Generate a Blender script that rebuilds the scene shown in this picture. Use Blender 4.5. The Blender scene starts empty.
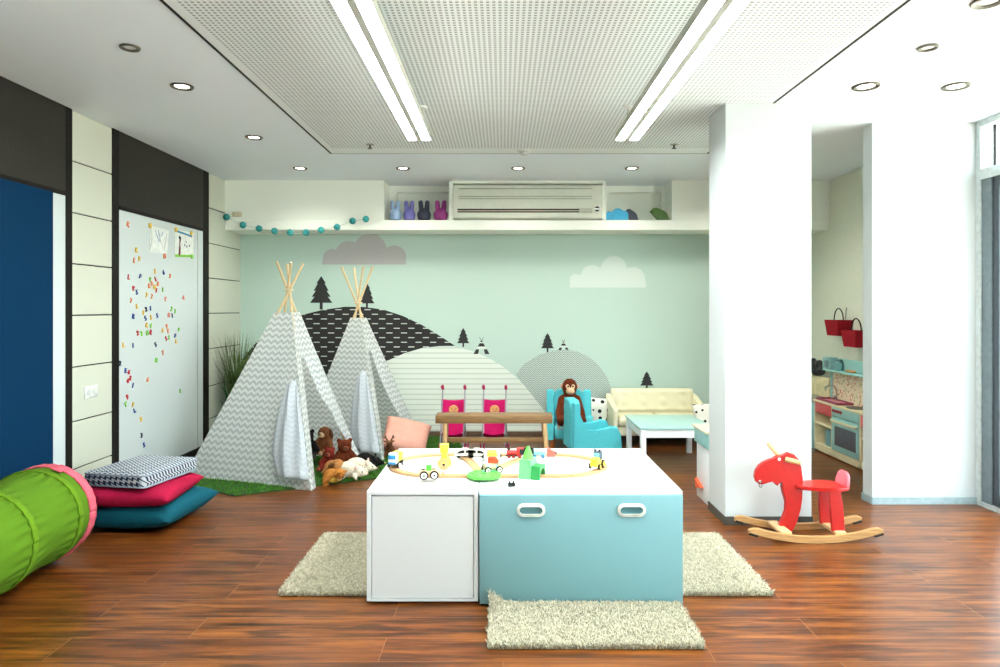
import bpy, bmesh, math, random
from mathutils import Vector, Matrix, noise
R = math.radians
PI = math.pi
random.seed(7)
sc = bpy.context.scene
COL = sc.collection
CAMZ, FOC, VX, VY = 1.307, 680.0, 503.0, 309.0

def at(x, y, d):                       # a sight measured in the photo, at its real distance d
    s = FOC / d
    return Vector(((x - VX) / s, d, CAMZ - (y - VY) / s))
def onz(x, y, z):                      # the point of height z under a sight
    s = (y - VY) / (CAMZ - z)
    return Vector(((x - VX) / s, FOC / s, z))

# ------------------------------------------------------------------ materials
def lin(c):
    return tuple(((v / 255) / 12.92 if v / 255 <= .04045 else ((v / 255 + .055) / 1.055) ** 2.4) for v in c) + (1.0,)
class N:                               # tiny node helper
    def __init__(s, name):
        s.m = bpy.data.materials.new(name); s.m.use_nodes = True
        s.t = s.m.node_tree; s.bsdf = s.t.nodes['Principled BSDF']; s.out = s.t.nodes['Material Output']
    def n(s, typ, **kw):
        k = s.t.nodes.new(typ)
        for a, v in kw.items(): setattr(k, a, v)
        return k
    def l(s, a, b): s.t.links.new(a, b)
    def put(s, sock, v):
        if hasattr(v, 'links') or hasattr(v, 'is_linked'): s.l(v, sock)
        else: sock.default_value = v
    def ma(s, op, a, b=0.0, c=None):
        k = s.n('ShaderNodeMath', operation=op); s.put(k.inputs[0], a); s.put(k.inputs[1], b)
        if c is not None: s.put(k.inputs[2], c)
        return k.outputs[0]
    def mix(s, f, a, b):
        k = s.n('ShaderNodeMix', data_type='RGBA'); s.put(k.inputs[0], f); s.put(k.inputs[6], a); s.put(k.inputs[7], b)
        return k.outputs[2]
    def xyz(s, kind='Object'):
        tc = s.n('ShaderNodeTexCoord'); sp = s.n('ShaderNodeSeparateXYZ'); s.l(tc.outputs[kind], sp.inputs[0])
        return tc.outputs[kind], sp.outputs[0], sp.outputs[1], sp.outputs[2]
    def vec(s, x, y, z=0.0):
        k = s.n('ShaderNodeCombineXYZ'); s.put(k.inputs[0], x); s.put(k.inputs[1], y); s.put(k.inputs[2], z); return k.outputs[0]
    def noise(s, vec, scale, detail=2.0, rough=.5):
        k = s.n('ShaderNodeTexNoise'); s.l(vec, k.inputs['Vector']); k.inputs['Scale'].default_value = scale
        k.inputs['Detail'].default_value = detail; k.inputs['Roughness'].default_value = rough; return k.outputs[0]
    def ramp(s, f, stops):
        k = s.n('ShaderNodeValToRGB'); s.l(f, k.inputs[0]); e = k.color_ramp.elements
        while len(e) < len(stops): e.new(.5)
        for i, (p, c) in enumerate(stops): e[i].position = p; e[i].color = lin(c)
        return k.outputs[0]
    def bump(s, h, strength=.2, dist=.01):
        k = s.n('ShaderNodeBump'); k.inputs['Strength'].default_value = strength; k.inputs['Distance'].default_value = dist
        s.l(h, k.inputs['Height']); s.l(k.outputs[0], s.bsdf.inputs['Normal'])
    def base(s, c, rough=.5, metal=0.0, spec=.5):
        s.put(s.bsdf.inputs['Base Color'], lin(c) if isinstance(c, tuple) and len(c) == 3 else c)
        s.bsdf.inputs['Roughness'].default_value = rough; s.bsdf.inputs['Metallic'].default_value = metal
        s.bsdf.inputs['Specular IOR Level'].default_value = spec
        return s
MATS = {}
def plain(c, rough, metal, spec):
    key = (c, rough, metal, spec)
    if key not in MATS: MATS[key] = N('paint_%d_%d_%d' % c).base(c, rough, metal, spec).m
    return MATS[key]
def mat(c, rough=.5, metal=0.0, spec=.5, var=.05, sc_=30.0, bump=0.0):
    if var == 0: return plain(c, rough, metal, spec)
    key = (c, rough, metal, spec, var, sc_, bump)
    if key in MATS: return MATS[key]
    k = N('paint_%d_%d_%d' % c)
    co = k.xyz()[0]
    f = k.noise(co, sc_, 3)
    a = tuple(max(0, int(v * (1 - var))) for v in c); b = tuple(min(255, int(v * (1 + var))) for v in c)
    k.base(k.ramp(f, [(.3, a), (.7, b)]), rough, metal, spec)
    if bump: k.bump(f, bump, .01)
    MATS[key] = k.m
    return k.m
def fabric(c, var=.08, sc_=90, bump=.3, sheen=0.0):
    return mat(c, .9, 0, .2, var, sc_, bump)
def fur(c, var=.22):
    return mat(c, .95, 0, .1, var, 120, .8)
def emit(name, c, strength):
    k = N(name); k.base(c, .4)
    k.bsdf.inputs['Emission Color'].default_value = lin(c); k.bsdf.inputs['Emission Strength'].default_value = strength
    return k.m
def wood(name, a, b, c, axis=0, scale=6, rough=.45):
    k = N(name); _, x, y, z = k.xyz()
    m = [20.0, 20.0, 20.0]; m[axis] = 1.6
    v = k.vec(k.ma('MULTIPLY', x, m[0]), k.ma('MULTIPLY', y, m[1]), k.ma('MULTIPLY', z, m[2]))
    k.base(k.ramp(k.noise(v, scale, 4), [(.25, a), (.5, b), (.75, c)]), rough)
    return k.m
def zigzag(k, u, v, pu, pv, amp, duty=.5):
    tri = k.ma('MULTIPLY', k.ma('ABSOLUTE', k.ma('SUBTRACT', k.ma('FRACT', k.ma('DIVIDE', u, pu)), .5)), 2 * amp)
    f = k.ma('FRACT', k.ma('ADD', k.ma('DIVIDE', v, pv), tri))
    return k.ma('LESS_THAN', f, duty)

def floor_mat():
    k = N('laminate_planks'); co, x, y, z = k.xyz()
    v = k.vec(x, y, 0)
    br = k.n('ShaderNodeTexBrick', offset=.37, offset_frequency=2); k.l(v, br.inputs['Vector'])
    br.inputs['Scale'].default_value = 1.0; br.inputs['Brick Width'].default_value = 1.25; br.inputs['Row Height'].default_value = .18
    br.inputs['Mortar Size'].default_value = .0016; br.inputs['Mortar Smooth'].default_value = .2; br.inputs['Bias'].default_value = 0
    br.inputs['Color1'].default_value = (0, 0, 0, 1); br.inputs['Color2'].default_value = (1, 1, 1, 1); br.inputs['Mortar'].default_value = (.5, .5, .5, 1)
    sh = k.n('ShaderNodeSeparateColor'); k.l(br.outputs[0], sh.inputs[0]); rnd = sh.outputs[0]
    row = k.ma('FLOOR', k.ma('DIVIDE', y, .18))
    off = k.ma('MULTIPLY', row, 3.71)
    w = k.vec(k.ma('MULTIPLY', k.ma('ADD', x, off), 1.3), k.ma('MULTIPLY', y, 17.0), k.ma('MULTIPLY', rnd, 5.0))
    n1 = k.noise(w, 1.6, 6, .62)
    w2 = k.vec(k.ma('MULTIPLY', k.ma('ADD', x, off), 2.2), k.ma('MULTIPLY', y, 14.0), row)
    n2 = k.noise(w2, 1.3, 3, .5)
    w3 = k.vec(k.ma('MULTIPLY', x, 2.0), k.ma('MULTIPLY', y, 70.0), row)
    n3 = k.noise(w3, 2.0, 3, .6)
    f = k.ma('ADD', k.ma('MULTIPLY', n1, .86), k.ma('MULTIPLY', n3, .14))
    c1 = k.ramp(f, [(.32, (34, 15, 6)), (.42, (78, 39, 12)), (.52, (110, 59, 19)), (.66, (144, 85, 31))])
    dk = k.ramp(n2, [(.33, (255, 255, 255)), (.42, (0, 0, 0))])
    c2 = k.mix(k.ma('MULTIPLY', dk, .7), c1, lin((38, 18, 10)))
    c3 = k.mix(k.ma('MULTIPLY', rnd, .22), c2, lin((84, 38, 22)))
    c4 = k.mix(k.ma('MULTIPLY', br.outputs[1], .55), c3, lin((160, 112, 76)))
    k.base(c4, .3, 0, .26)
    k.bump(f, .06, .004)
    return k.m
def perforated_mat():
    k = N('perforated_board'); _, x, y, z = k.xyz()
    p = .025
    def tri(a): return k.ma('ABSOLUTE', k.ma('SUBTRACT', k.ma('FRACT', k.ma('DIVIDE', a, p)), .5))
    hx = k.ma('LESS_THAN', tri(x), .26); hy = k.ma('LESS_THAN', tri(y), .26)
    inx = k.ma('LESS_THAN', k.ma('ABSOLUTE', k.ma('SUBTRACT', x, .13)), 1.46)
    iny = k.ma('LESS_THAN', y, 5.28)
    h = k.ma('MULTIPLY', k.ma('MULTIPLY', hx, hy), k.ma('MULTIPLY', inx, iny))
    k.base(k.mix(h, lin((234, 240, 240)), lin((160, 165, 164))), .8, 0, .2)
    return k.m
def chevron_mat(name, light, dark, pu=.075, pv=.062, amp=.62, transl=.25):
    k = N(name); _, u, v, w = k.xyz('UV')
    z = zigzag(k, u, v, pu, pv, amp, .46)
    c = k.mix(z, lin(light), lin(dark))
    k.base(c, .9, 0, .15)
    tr = k.n('ShaderNodeBsdfTranslucent'); k.put(tr.inputs[0], c)
    mx = k.n('ShaderNodeMixShader'); mx.inputs[0].default_value = transl
    k.l(k.bsdf.outputs[0], mx.inputs[1]); k.l(tr.outputs[0], mx.inputs[2]); k.l(mx.outputs[0], k.out.inputs[0])
    return k.m
def dash_mat():                                                   # black hill with short white dashes
    k = N('dashed_hill'); _, x, y, z = k.xyz()
    row = k.ma('FLOOR', k.ma('DIVIDE', z, .048))
    fz = k.ma('FRACT', k.ma('DIVIDE', z, .048))
    xo = k.ma('ADD', x, k.ma('MULTIPLY', k.ma('MODULO', row, 2.0), .075))
    fx = k.ma('FRACT', k.ma('DIVIDE', xo, .15))
    d = k.ma('MULTIPLY', k.ma('LESS_THAN', fx, .42), k.ma('LESS_THAN', fz, .19))
    k.base(k.mix(d, lin((42, 40, 40)), lin((205, 214, 205))), .7, 0, .3); return k.m
def stripe_mat():
    k = N('striped_hill'); _, x, y, z = k.xyz()
    fz = k.ma('FRACT', k.ma('DIVIDE', z, .053))
    k.base(k.mix(k.ma('LESS_THAN', fz, .2), lin((220, 227, 216)), lin((190, 200, 190))), .7, 0, .3); return k.m
def fan_mat():
    k = N('herringbone_fan'); _, x, y, z = k.xyz()
    f = zigzag(k, x, z, .07, .022, 1.5, .45)
    k.base(k.mix(f, lin((196, 208, 198)), lin((128, 142, 138))), .7, 0, .3); return k.m
def dots_mat(name, basec, dotc, pitch, rad, kind='Object', seed=0.0):
    k = N(name); co, x, y, z = k.xyz(kind)
    vo = k.n('ShaderNodeTexVoronoi', feature='F1'); k.l(k.vec(x, y, seed) if kind == 'UV' else co, vo.inputs['Vector'])
    vo.inputs['Scale'].default_value = 1 / pitch; vo.inputs['Randomness'].default_value = .35
    f = k.ma('LESS_THAN', vo.outputs['Distance'], rad)
    k.base(k.mix(f, lin(basec), lin(dotc)), .85, 0, .2); return k.m
def glass_mat():
    k = N('window_glass')
    t = k.n('ShaderNodeBsdfTransparent'); g = k.n('ShaderNodeBsdfGlossy'); g.inputs['Roughness'].default_value = .02
    t.inputs[0].default_value = (.97, .985, .98, 1)
    mx = k.n('ShaderNodeMixShader'); mx.inputs[0].default_value = .05
    k.l(t.outputs[0], mx.inputs[1]); k.l(g.outputs[0], mx.inputs[2]); k.l(mx.outputs[0], k.out.inputs[0]); return k.m

# ------------------------------------------------------------------ mesh builder
def frame(d):                                                     # rotation taking +Z to d
    return Vector(d).normalized().to_track_quat('Z', 'Y').to_matrix().to_4x4()
class B:
    def __init__(s): s.bm = bmesh.new(); s.mi = 0; s.wn = False
    def _done(s, vs):
        for f in {f for v in vs for f in v.link_faces}: f.material_index = s.mi
    def box(s, c, size, rot=None, bev=0.0, seg=2):
        m = Matrix.Translation(c) @ (rot.to_4x4() if rot else Matrix.Identity(4)) @ Matrix.Diagonal((*size, 1))
        vs = bmesh.ops.create_cube(s.bm, size=1, matrix=m)['verts']
        if bev:
            es = list({e for v in vs for e in v.link_edges})
            r = bmesh.ops.bevel(s.bm, geom=es, offset=bev, segments=seg, affect='EDGES', profile=.5, clamp_overlap=True)
            for f in r['faces']: f.material_index = s.mi
            vs = [v for f in r['faces'] for v in f.verts]
        s._done(vs); return s
    def bx(s, x0, x1, y0, y1, z0, z1, bev=0.0, seg=2):
        return s.box(((x0 + x1) / 2, (y0 + y1) / 2, (z0 + z1) / 2), (abs(x1 - x0), abs(y1 - y0), abs(z1 - z0)), None, bev, seg)
    def cyl(s, p0, p1, r0, r1=None, n=16):
        p0, p1 = Vector(p0), Vector(p1); d = p1 - p0
        m = Matrix.Translation((p0 + p1) / 2) @ frame(d)
        vs = bmesh.ops.create_cone(s.bm, cap_ends=True, segments=n, radius1=r0, radius2=r0 if r1 is None else r1, depth=d.length, matrix=m)['verts']
        s._done(vs); return s
    def ball(s, c, r, rot=None, u=16, v=10):
        r = (r, r, r) if not hasattr(r, '__len__') else r
        m = Matrix.Translation(c) @ (rot.to_4x4() if rot else Matrix.Identity(4)) @ Matrix.Diagonal((*r, 1))
        vs = bmesh.ops.create_uvsphere(s.bm, u_segments=u, v_segments=v, radius=1, matrix=m)['verts']
        s._done(vs); return s
    def cap(s, p0, p1, r0, r1=None):                             # capsule as a chain of balls (for blobs)
        p0, p1 = Vector(p0), Vector(p1); r1 = r0 if r1 is None else r1
        k = max(2, int((p1 - p0).length / (min(r0, r1) * .45)) + 1)
        for i in range(k + 1):
            t = i / k; s.ball(p0.lerp(p1, t), r0 + (r1 - r0) * t, None, 12, 8)
        return s
    def tube(s, pts, r, n=8, closed=False):
        pts = [Vector(p) for p in pts]; rings = []; k = len(pts); up = Vector((0, 0, 1))
        for i, p in enumerate(pts):
            a = pts[(i - 1) % k] if closed or i else p; b = pts[(i + 1) % k] if closed or i < k - 1 else p
            t = (b - a).normalized(); u = t.cross(up)
            if u.length < .05: u = t.cross(Vector((0, 1, 0)))
            u.normalize(); w = t.cross(u)
            rr = r[i] if hasattr(r, '__len__') else r
            rings.append([s.bm.verts.new(p + rr * (math.cos(2 * PI * j / n) * u + math.sin(2 * PI * j / n) * w)) for j in range(n)])
        for i in range(k if closed else k - 1):
            A, C = rings[i], rings[(i + 1) % k]
            for j in range(n):
                s.bm.faces.new((A[j], A[(j + 1) % n], C[(j + 1) % n], C[j])).material_index = s.mi
        if not closed:
            s.bm.faces.new(rings[0][::-1]).material_index = s.mi; s.bm.faces.new(rings[-1]).material_index = s.mi
        return s
    def lathe(s, prof, c=(0, 0, 0), n=24, m=None):               # prof: (radius, height)
        m = m or Matrix.Translation(c); rings = []
        for r, h in prof:
            rings.append([s.bm.verts.new(m @ Vector((r * math.cos(2 * PI * j / n), r * math.sin(2 * PI * j / n), h))) for j in range(n)])
        for A, C in zip(rings, rings[1:]):
            for j in range(n):
                s.bm.faces.new((A[j], A[(j + 1) % n], C[(j + 1) % n], C[j])).material_index = s.mi
        s.bm.faces.new(rings[0][::-1]).material_index = s.mi; s.bm.faces.new(rings[-1]).material_index = s.mi
        return s
    def prism(s, poly, m, depth, bev=0.0, seg=2):                # polygon in local XY, extruded along local Z
        lo = [s.bm.verts.new(m @ Vector((x, y, 0))) for x, y in poly]
        hi = [s.bm.verts.new(m @ Vector((x, y, depth))) for x, y in poly]
        k = len(poly); fs = [s.bm.faces.new(lo[::-1]), s.bm.faces.new(hi)]
        for i in range(k): fs.append(s.bm.faces.new((lo[i], lo[(i + 1) % k], hi[(i + 1) % k], hi[i])))
        for f in fs: f.material_index = s.mi
        s.wn = s.wn or bev > 0
        if bev:
            es = list(set(fs[0].edges) | set(fs[1].edges))
            r = bmesh.ops.bevel(s.bm, geom=es, offset=bev, segments=seg, affect='EDGES', profile=.5, clamp_overlap=True)
            for f in r['faces']: f.material_index = s.mi
        return s
    def grid(s, fn, nu, nv, uv=None):
        vs = [[s.bm.verts.new(fn(i / nu, j / nv)) for i in range(nu + 1)] for j in range(nv + 1)]
        L = s.bm.loops.layers.uv.verify() if uv else None
        for j in range(nv):
            for i in range(nu):
                f = s.bm.faces.new((vs[j][i], vs[j][i + 1], vs[j + 1][i + 1], vs[j + 1][i])); f.material_index = s.mi
                if uv:
                    for lp, (a, b) in zip(f.loops, ((i, j), (i + 1, j), (i + 1, j + 1), (i, j + 1))): lp[L].uv = uv(a / nu, b / nv)
        return s
    def mesh(s, name, mats, sharp=35, smooth=True, recalc=True):
        if recalc: bmesh.ops.recalc_face_normals(s.bm, faces=s.bm.faces[:])
        me = bpy.data.meshes.new(name); s.bm.to_mesh(me); s.bm.free()
        for m in (mats if isinstance(mats, (list, tuple)) else [mats]): me.materials.append(m)
        if smooth:
            me.polygons.foreach_set('use_smooth', [True] * len(me.polygons))
            me.set_sharp_from_angle(angle=R(sharp))
        return me
    def obj(s, name, mats, parent=None, world=False, **kw):
        wn = s.wn; o = link(name, s.mesh(name, mats, **kw), parent, world)
        if wn: o.modifiers.new('flat_faces', 'WEIGHTED_NORMAL').keep_sharp = True
        return o
def root_of(o):
    while o.parent: o = o.parent
    return o
def link(name, me, parent=None, world=False):
    o = bpy.data.objects.new(name, me); COL.objects.link(o)
    if parent:
        if world: me.transform(Matrix.Translation(-root_of(parent).location))
        o.parent = parent
    return o
def thing(name, label, cat, loc=(0, 0, 0), rz=0.0, group=None):
    o = bpy.data.objects.new(name, None); COL.objects.link(o); o.empty_display_size = .1
    o.location = loc; o.rotation_euler = (0, 0, rz); o['label'] = label; o['category'] = cat
    if group: o['group'] = group
    return o
def tag(o, label, cat, group=None):
    o['label'] = label; o['category'] = cat
    if group: o['group'] = group
    return o
def struct(o, label=None):
    o['kind'] = 'structure'
    if label: o['label'] = label
    return o
def blob(b, name, m, parent=None, voxel=.01, smooth=6, world=False):   # one continuous skin over overlapping rounds
    me = bpy.data.meshes.new('t'); b.bm.to_mesh(me); b.bm.free()
    t = bpy.data.objects.new('t', me); COL.objects.link(t)
    rm = t.modifiers.new('r', 'REMESH'); rm.mode = 'VOXEL'; rm.voxel_size = voxel
    sm = t.modifiers.new('s', 'SMOOTH'); sm.iterations = smooth; sm.factor = .5
    dg = bpy.context.evaluated_depsgraph_get(); dg.update()
    me2 = bpy.data.meshes.new_from_object(t.evaluated_get(dg), depsgraph=dg)
    bpy.data.objects.remove(t); bpy.data.meshes.remove(me)
    me2.name = name; me2.materials.clear(); me2.materials.append(m)
    me2.polygons.foreach_set('use_smooth', [True] * len(me2.polygons))
    return link(name, me2, parent, world)
def dup(root, loc, rz, label, group=None):                        # copy of a thing with its parts and sub-parts
    r = root.copy(); COL.objects.link(r); r.location = loc; r.rotation_euler = (0, 0, rz); r['label'] = label
    if group: r['group'] = group
    for ch in list(root.children):
        c = ch.copy(); COL.objects.link(c); c.parent = r
        for g in list(ch.children):
            d = g.copy(); COL.objects.link(d); d.parent = c
    return r
def XZ(y, x=0, z=0):                                              # local XY -> world XZ, extruding towards -Y
    return Matrix(((1, 0, 0, x), (0, 0, -1, y), (0, 1, 0, z), (0, 0, 0, 1)))
def YZ(x):                                                        # local XY -> world YZ, extruding towards +X
    return Matrix(((0, 0, 1, x), (1, 0, 0, 0), (0, 1, 0, 0), (0, 0, 0, 1)))
def text_mesh(ch, size, depth):
    cu = bpy.data.curves.new('t', 'FONT'); cu.body = ch; cu.size = size; cu.extrude = depth / 2; cu.offset = size * .022
    cu.align_x = 'CENTER'; cu.align_y = 'CENTER'; cu.resolution_u = 3
    t = bpy.data.objects.new('t', cu); COL.objects.link(t)
    dg = bpy.context.evaluated_depsgraph_get(); dg.update()
    me = bpy.data.meshes.new_from_object(t.evaluated_get(dg), depsgraph=dg)
    bpy.data.objects.remove(t); return me
def rod(a, b): return Matrix.Translation(a) @ frame(Vector(b) - Vector(a))
SKY, DOWN, TUBEW, EXPO, SUN = 4.2, 25.0, 37.0, 1.42, 32.0
# ------------------------------------------------------------------ palette
XL, XR, YB, YF, ZC = -2.70, 3.17, 7.0, -3.2, 2.557
WHITE = mat((196, 201, 201), .6, 0, .3,0)
CEIL = mat((238, 245, 251), .85, 0, .2,0)
CREAM = mat((200, 203, 187), .5, 0, .3, 0)
SOFF = mat((240, 244, 234), .6, 0, .3, 0)
MINT = mat((184, 206, 195), .7, 0, .3, 0)
BLACK = mat((34, 32, 31), .6)
JAMB = mat((22, 19, 16), .6, 0, .2, 0)
BRONZE = wood('bronze_laminate', (24, 21, 14), (29, 25, 17), (35, 30, 21), 2, 5, .65)
NAVY = mat((0, 44, 76), .7, 0, .1, 0)
BOARD = mat((200, 209, 208), .22, 0, .5, 0)
DARK = mat((20, 20, 19), .8)
FRAME = mat((196, 204, 204), .4, .2)
GREYF = mat((112, 124, 130), .4, .3)
SKIRT = mat((150, 168, 172), .5)
SKIRTD = mat((74, 72, 66), .5)
STEEL = mat((150, 146, 136), .3, .9)
PLAST = mat((216, 218, 214), .35)
CHROME = mat((205, 208, 208), .15, 1.0)
REDW = mat((180, 20, 15), .35, 0, .5, .03)
PINE = wood('pale_pine', (196, 154, 102), (210, 170, 120), (222, 186, 140))
PINEZ = wood('pale_pine_pole', (204, 176, 126), (216, 190, 142), (228, 204, 160), 2)
BENCHW = wood('bench_timber', (112, 82, 48), (136, 102, 62), (154, 120, 78))
OAK = wood('bent_birch', (160, 116, 68), (178, 134, 82), (196, 152, 100))

# ------------------------------------------------------------------ the room
struct(B().bx(XL - .2, XR + .2, YF - .1, YB + .2, -.1, 0).obj('floor', floor_mat()))
struct(B().bx(XL - .2, XR + .2, YF - .1, YB + .2, ZC, ZC + .12).obj('ceiling', CEIL))
PX0, PX1, PY1 = -1.378, 1.638, 5.45
b = B().bx(PX0, PX1, YF + .6, PY1, ZC - .004, ZC + .01)
struct(b.obj('ceiling_panel', perforated_mat(), smooth=False))
b = B().bx(PX0 - .007, PX0 + .007, YF + .6, PY1, ZC - .006, ZC + .01).bx(PX1 - .007, PX1 + .007, YF + .6, PY1, ZC - .006, ZC + .01)
struct(b.obj('trim_1', DARK))  # dark strips stand in for the shade of the panel's side gaps
struct(B().bx(PX0, PX1, PY1 - .002, PY1 + .003, ZC - .006, ZC + .01).obj('trim_2', mat((120, 124, 120), .8)))  # grey strip stands in for the gap's shade at the far end

struct(B().bx(XL - .2, XR + .2, YB, YB + .15, 0, ZC + .1).obj('wall_back', MINT))
struct(B().bx(XL, XR, YB - .012, YB, 0, .05).obj('baseboard_back', mat((104, 84, 66), .5)))
# rear wall, behind the camera, with a window added for fill light
b = B().bx(XL - .2, -.4, YF - .12, YF, 0, ZC).bx(1.2, XR + .2, YF - .12, YF, 0, ZC).bx(-.4, 1.2, YF - .12, YF, 0, 1.0).bx(-.4, 1.2, YF - .12, YF, 2.1, ZC)
struct(b.obj('wall_front', WHITE))
b = B()
for x in (-.4, .375, 1.15): b.bx(x, x + .05, YF - .1, YF - .02, 1.0, 2.1)
b.bx(-.4, 1.2, YF - .1, YF - .02, 1.0, 1.05).bx(-.4, 1.2, YF - .1, YF - .02, 2.05, 2.1)
w = struct(b.obj('fill_window', FRAME))
GL = glass_mat()
B().bx(-.35, 1.15, YF - .065, YF - .055, 1.05, 2.05).obj('pane', GL, w)

# left wall: dark backing, cream tiles in two strips, dark surrounds
b = B(); b.bx(XL - .15, XL - .012, YF, YB, 0, ZC + .05); b.mi = 1
for y0, y1 in ((4.252, 4.694), (6.226, 7.0)):
    zz = [0, .297, .597, .941, 1.267, 1.592, 1.913, 2.237, ZC]
    for z0, z1 in zip(zz, zz[1:]): b.bx(XL - .02, XL, y0, y1, z0 + .004, z1 - .004, .002, 1)
struct(b.obj('wall_left', [DARK, CREAM]))
def jamb(i, y0, y1, z0=0, z1=ZC):
    return struct(B().bx(XL - .02, XL + .009, y0, y1, z0, z1, .003, 1).obj('trim_%d' % i, JAMB))
jamb(3, 4.19, 4.252); jamb(4, 4.694, 4.77); jamb(5, 6.12, 6.226)
for i, (y0, y1) in enumerate(((YF, 4.19), (4.77, 6.12))):
    b = B().bx(XL - .012, XL + .006, y0, y1, 2.03, ZC)
    struct(b.obj('trim_%d' % (6 + i), BRONZE))
    struct(B().bx(XL - .012, XL + .016, y0, y1, 2.005, 2.03).obj('trim_%d' % (8 + i), JAMB))
    struct(B().bx(XL - .012, XL + .02, y0, y1, 0, .075).bx(XL - .012, XL + .012, y0, y1, .075, .082).obj('trim_%d' % (10 + i), JAMB))
o = thing('sliding_panel', 'deep blue sliding wall panel behind the green play tunnel', 'panel', (XL, 3.4, .082))
B().bx(XL + .004, XL + .022, 2.75, 4.05, .082, 2.005, .002, 1).obj('panel_face', NAVY, o, True)
o['kind'] = 'structure'
struct(B().bx(XL - .012, XL + .003, YF, 4.19, .082, 2.005).obj('trim_12', BOARD))
wb = thing('whiteboard', 'tall white magnetic board in dark frame covered with coloured letters and numbers', 'whiteboard', (XL, 5.4, .082))
B().bx(XL - .012, XL + .004, 4.77, 6.0, .082, 2.005).obj('board', BOARD, wb, True)
B().bx(XL - .012, XL + .0, 6.018, 6.12, .082, 2.005).obj('side_panel', BOARD, wb, True)

# bulkhead over the back wall
b = B().bx(XL, XR, 6.6, YB, 2.074, 2.171, .004, 1)
b.bx(XL, -1.155, 6.6, YB, 2.171, ZC)
b.bx(1.64, XR, 6.6, YB, 2.171, ZC)
b.bx(-.525, -.485, 6.6, YB, 2.171, ZC - .01); b.bx(.965, 1.0, 6.6, YB, 2.171, ZC - .01)
b.bx(-.5, .98, 6.6, YB, 2.525, ZC - .002)
b.bx(-.5, .98, 6.85, YB, 2.171, ZC)
for x0, x1 in ((-1.155, -.525), (1.0, 1.64)):                      # recessed back of each niche
    b.bx(x0, x0 + .08, 6.9, YB, 2.171, 2.49); b.bx(x1 - .03, x1, 6.9, YB, 2.171, 2.49); b.bx(x0, x1, 6.9, YB, 2.49, ZC); b.bx(x0, x1, 6.97, YB, 2.171, 2.49)
struct(b.obj('wall_soffit', SOFF))
jb = B().bx(-2.62, -2.53, 6.575, 6.6, 2.2, 2.25, .004); jb = jb.obj('junction_box', mat((206, 196, 168), .5))
tag(jb, 'small beige junction box on the bulkhead beside the first garland ball', 'box')

# right side: stub wall, alcove wall, glazed wall, column
struct(B().bx(2.477, XR + .2, 4.56, 4.68, 0, ZC).obj('wall_stub', WHITE))
struct(B().bx(2.472, XR, 4.548, 4.56, 0, .047).bx(2.466, 2.477, 4.548, 4.68, 0, .047).obj('baseboard_stub', SKIRT))
struct(B().bx(XR, XR + .2, 4.68, YB, 0, ZC).obj('wall_right', mat((224, 226, 208), .6, 0, .3, .01)))
struct(B().bx(1.345, 1.867, 4.115, 4.44, 0, ZC, .004, 1).obj('wall_column', WHITE))
b = B().bx(1.339, 1.873, 4.109, 4.446, 0, .052)
struct(b.obj('baseboard_column', SKIRTD))
WY0 = .2
struct(B().bx(XR, XR + .2, YF, WY0, 0, ZC).obj('wall_right', WHITE))  # unseen solid wall in place of glazing, to cut light near the camera
b = B().bx(XR, XR + .1, 4.515, 4.56, 0, ZC).bx(XR, XR + .1, WY0, 4.515, 2.165, 2.235).bx(XR, XR + .1, WY0, 4.515, ZC - .04, ZC)
for y in (2.2, WY0): b.bx(XR, XR + .1, y, y + .07, 0, ZC)
b.bx(XR, XR + .1, WY0, 4.515, 0, .03)
w = struct(b.obj('window_1', FRAME))
b = B().bx(XR + .05, XR + .062, 4.455, 4.467, 2.235, ZC - .04)
b.obj('glazing_bar', JAMB, w)
B().bx(XR + .05, XR + .06, WY0, 4.515, 2.235, ZC - .04).obj('pane', GL, w)
dr = struct(B().bx(XR + .01, XR + .09, 4.425, 4.515, .03, 2.165).obj('window_2', GREYF))
b = B().bx(XR + .02, XR + .08, 4.37, 4.425, .03, 2.165).bx(XR + .02, XR + .08, 2.27, 2.33, .03, 2.165).bx(XR + .02, XR + .08, 2.33, 4.37, .03, .1).bx(XR + .02, XR + .08, 2.33, 4.37, 2.1, 2.165)
b.obj('sash', mat((70, 78, 84), .4, .3), dr)
B().bx(XR + .045, XR + .055, WY0, 4.37, .03, 2.165).obj('pane', GL, dr)
struct(B().bx(XL - 30, XR + 30, YF - 40, YB + 20, -.25, -.101).obj('ground_outside', mat((190, 186, 176), .9)))

# ------------------------------------------------------------------ fittings on ceiling and walls
LENS = emit('lit_lens', (255, 246, 226), 9.0)
RINGM = mat((104, 98, 86), .4, .6)
def downlight(x, y, label, r=.062, lit=True):
    s = (VY - y) / (ZC - CAMZ); p = ((x - VX) / s, FOC / s, ZC)
    t = thing('ceiling_light', label, 'ceiling light', p, 0, 'recessed downlights')
    B().lathe([(r, 0), (r, -.006), (r * .93, -.01), (r * .66, -.006), (r * .6, 0)], n=28).obj('trim_ring', RINGM, t)
    B().lathe([(r * .61, .004), (r * .61, -.002), (r * .3, -.004)], n=28).obj('lens', LENS if lit else mat((214, 216, 210), .3), t)
downlight(182, 86, 'lit recessed downlight above the gap between the two dark wall frames', .062)
downlight(254, 137, 'lit recessed downlight above the far end of the whiteboard')
downlight(300, 168, 'lit recessed downlight in the far left corner, before the plain bulkhead box')
downlight(403, 168, 'lit recessed downlight in front of the rabbit figures niche')
downlight(518, 168, 'lit recessed downlight in front of the middle of the air conditioner')
downlight(632, 168, 'lit recessed downlight in front of the cloud and bird niche')
downlight(866, 86, 'lit recessed downlight right of the white column, left one of the right pair', .072)
downlight(956, 86, 'lit recessed downlight near the glazed wall, right one of the right pair', .072)
downlight(130, 47, 'small unlit recessed downlight above the blue panel on the left', .046, False)
downlight(928, 47, 'small unlit recessed downlight nearest above the right pair', .046, False)
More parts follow.
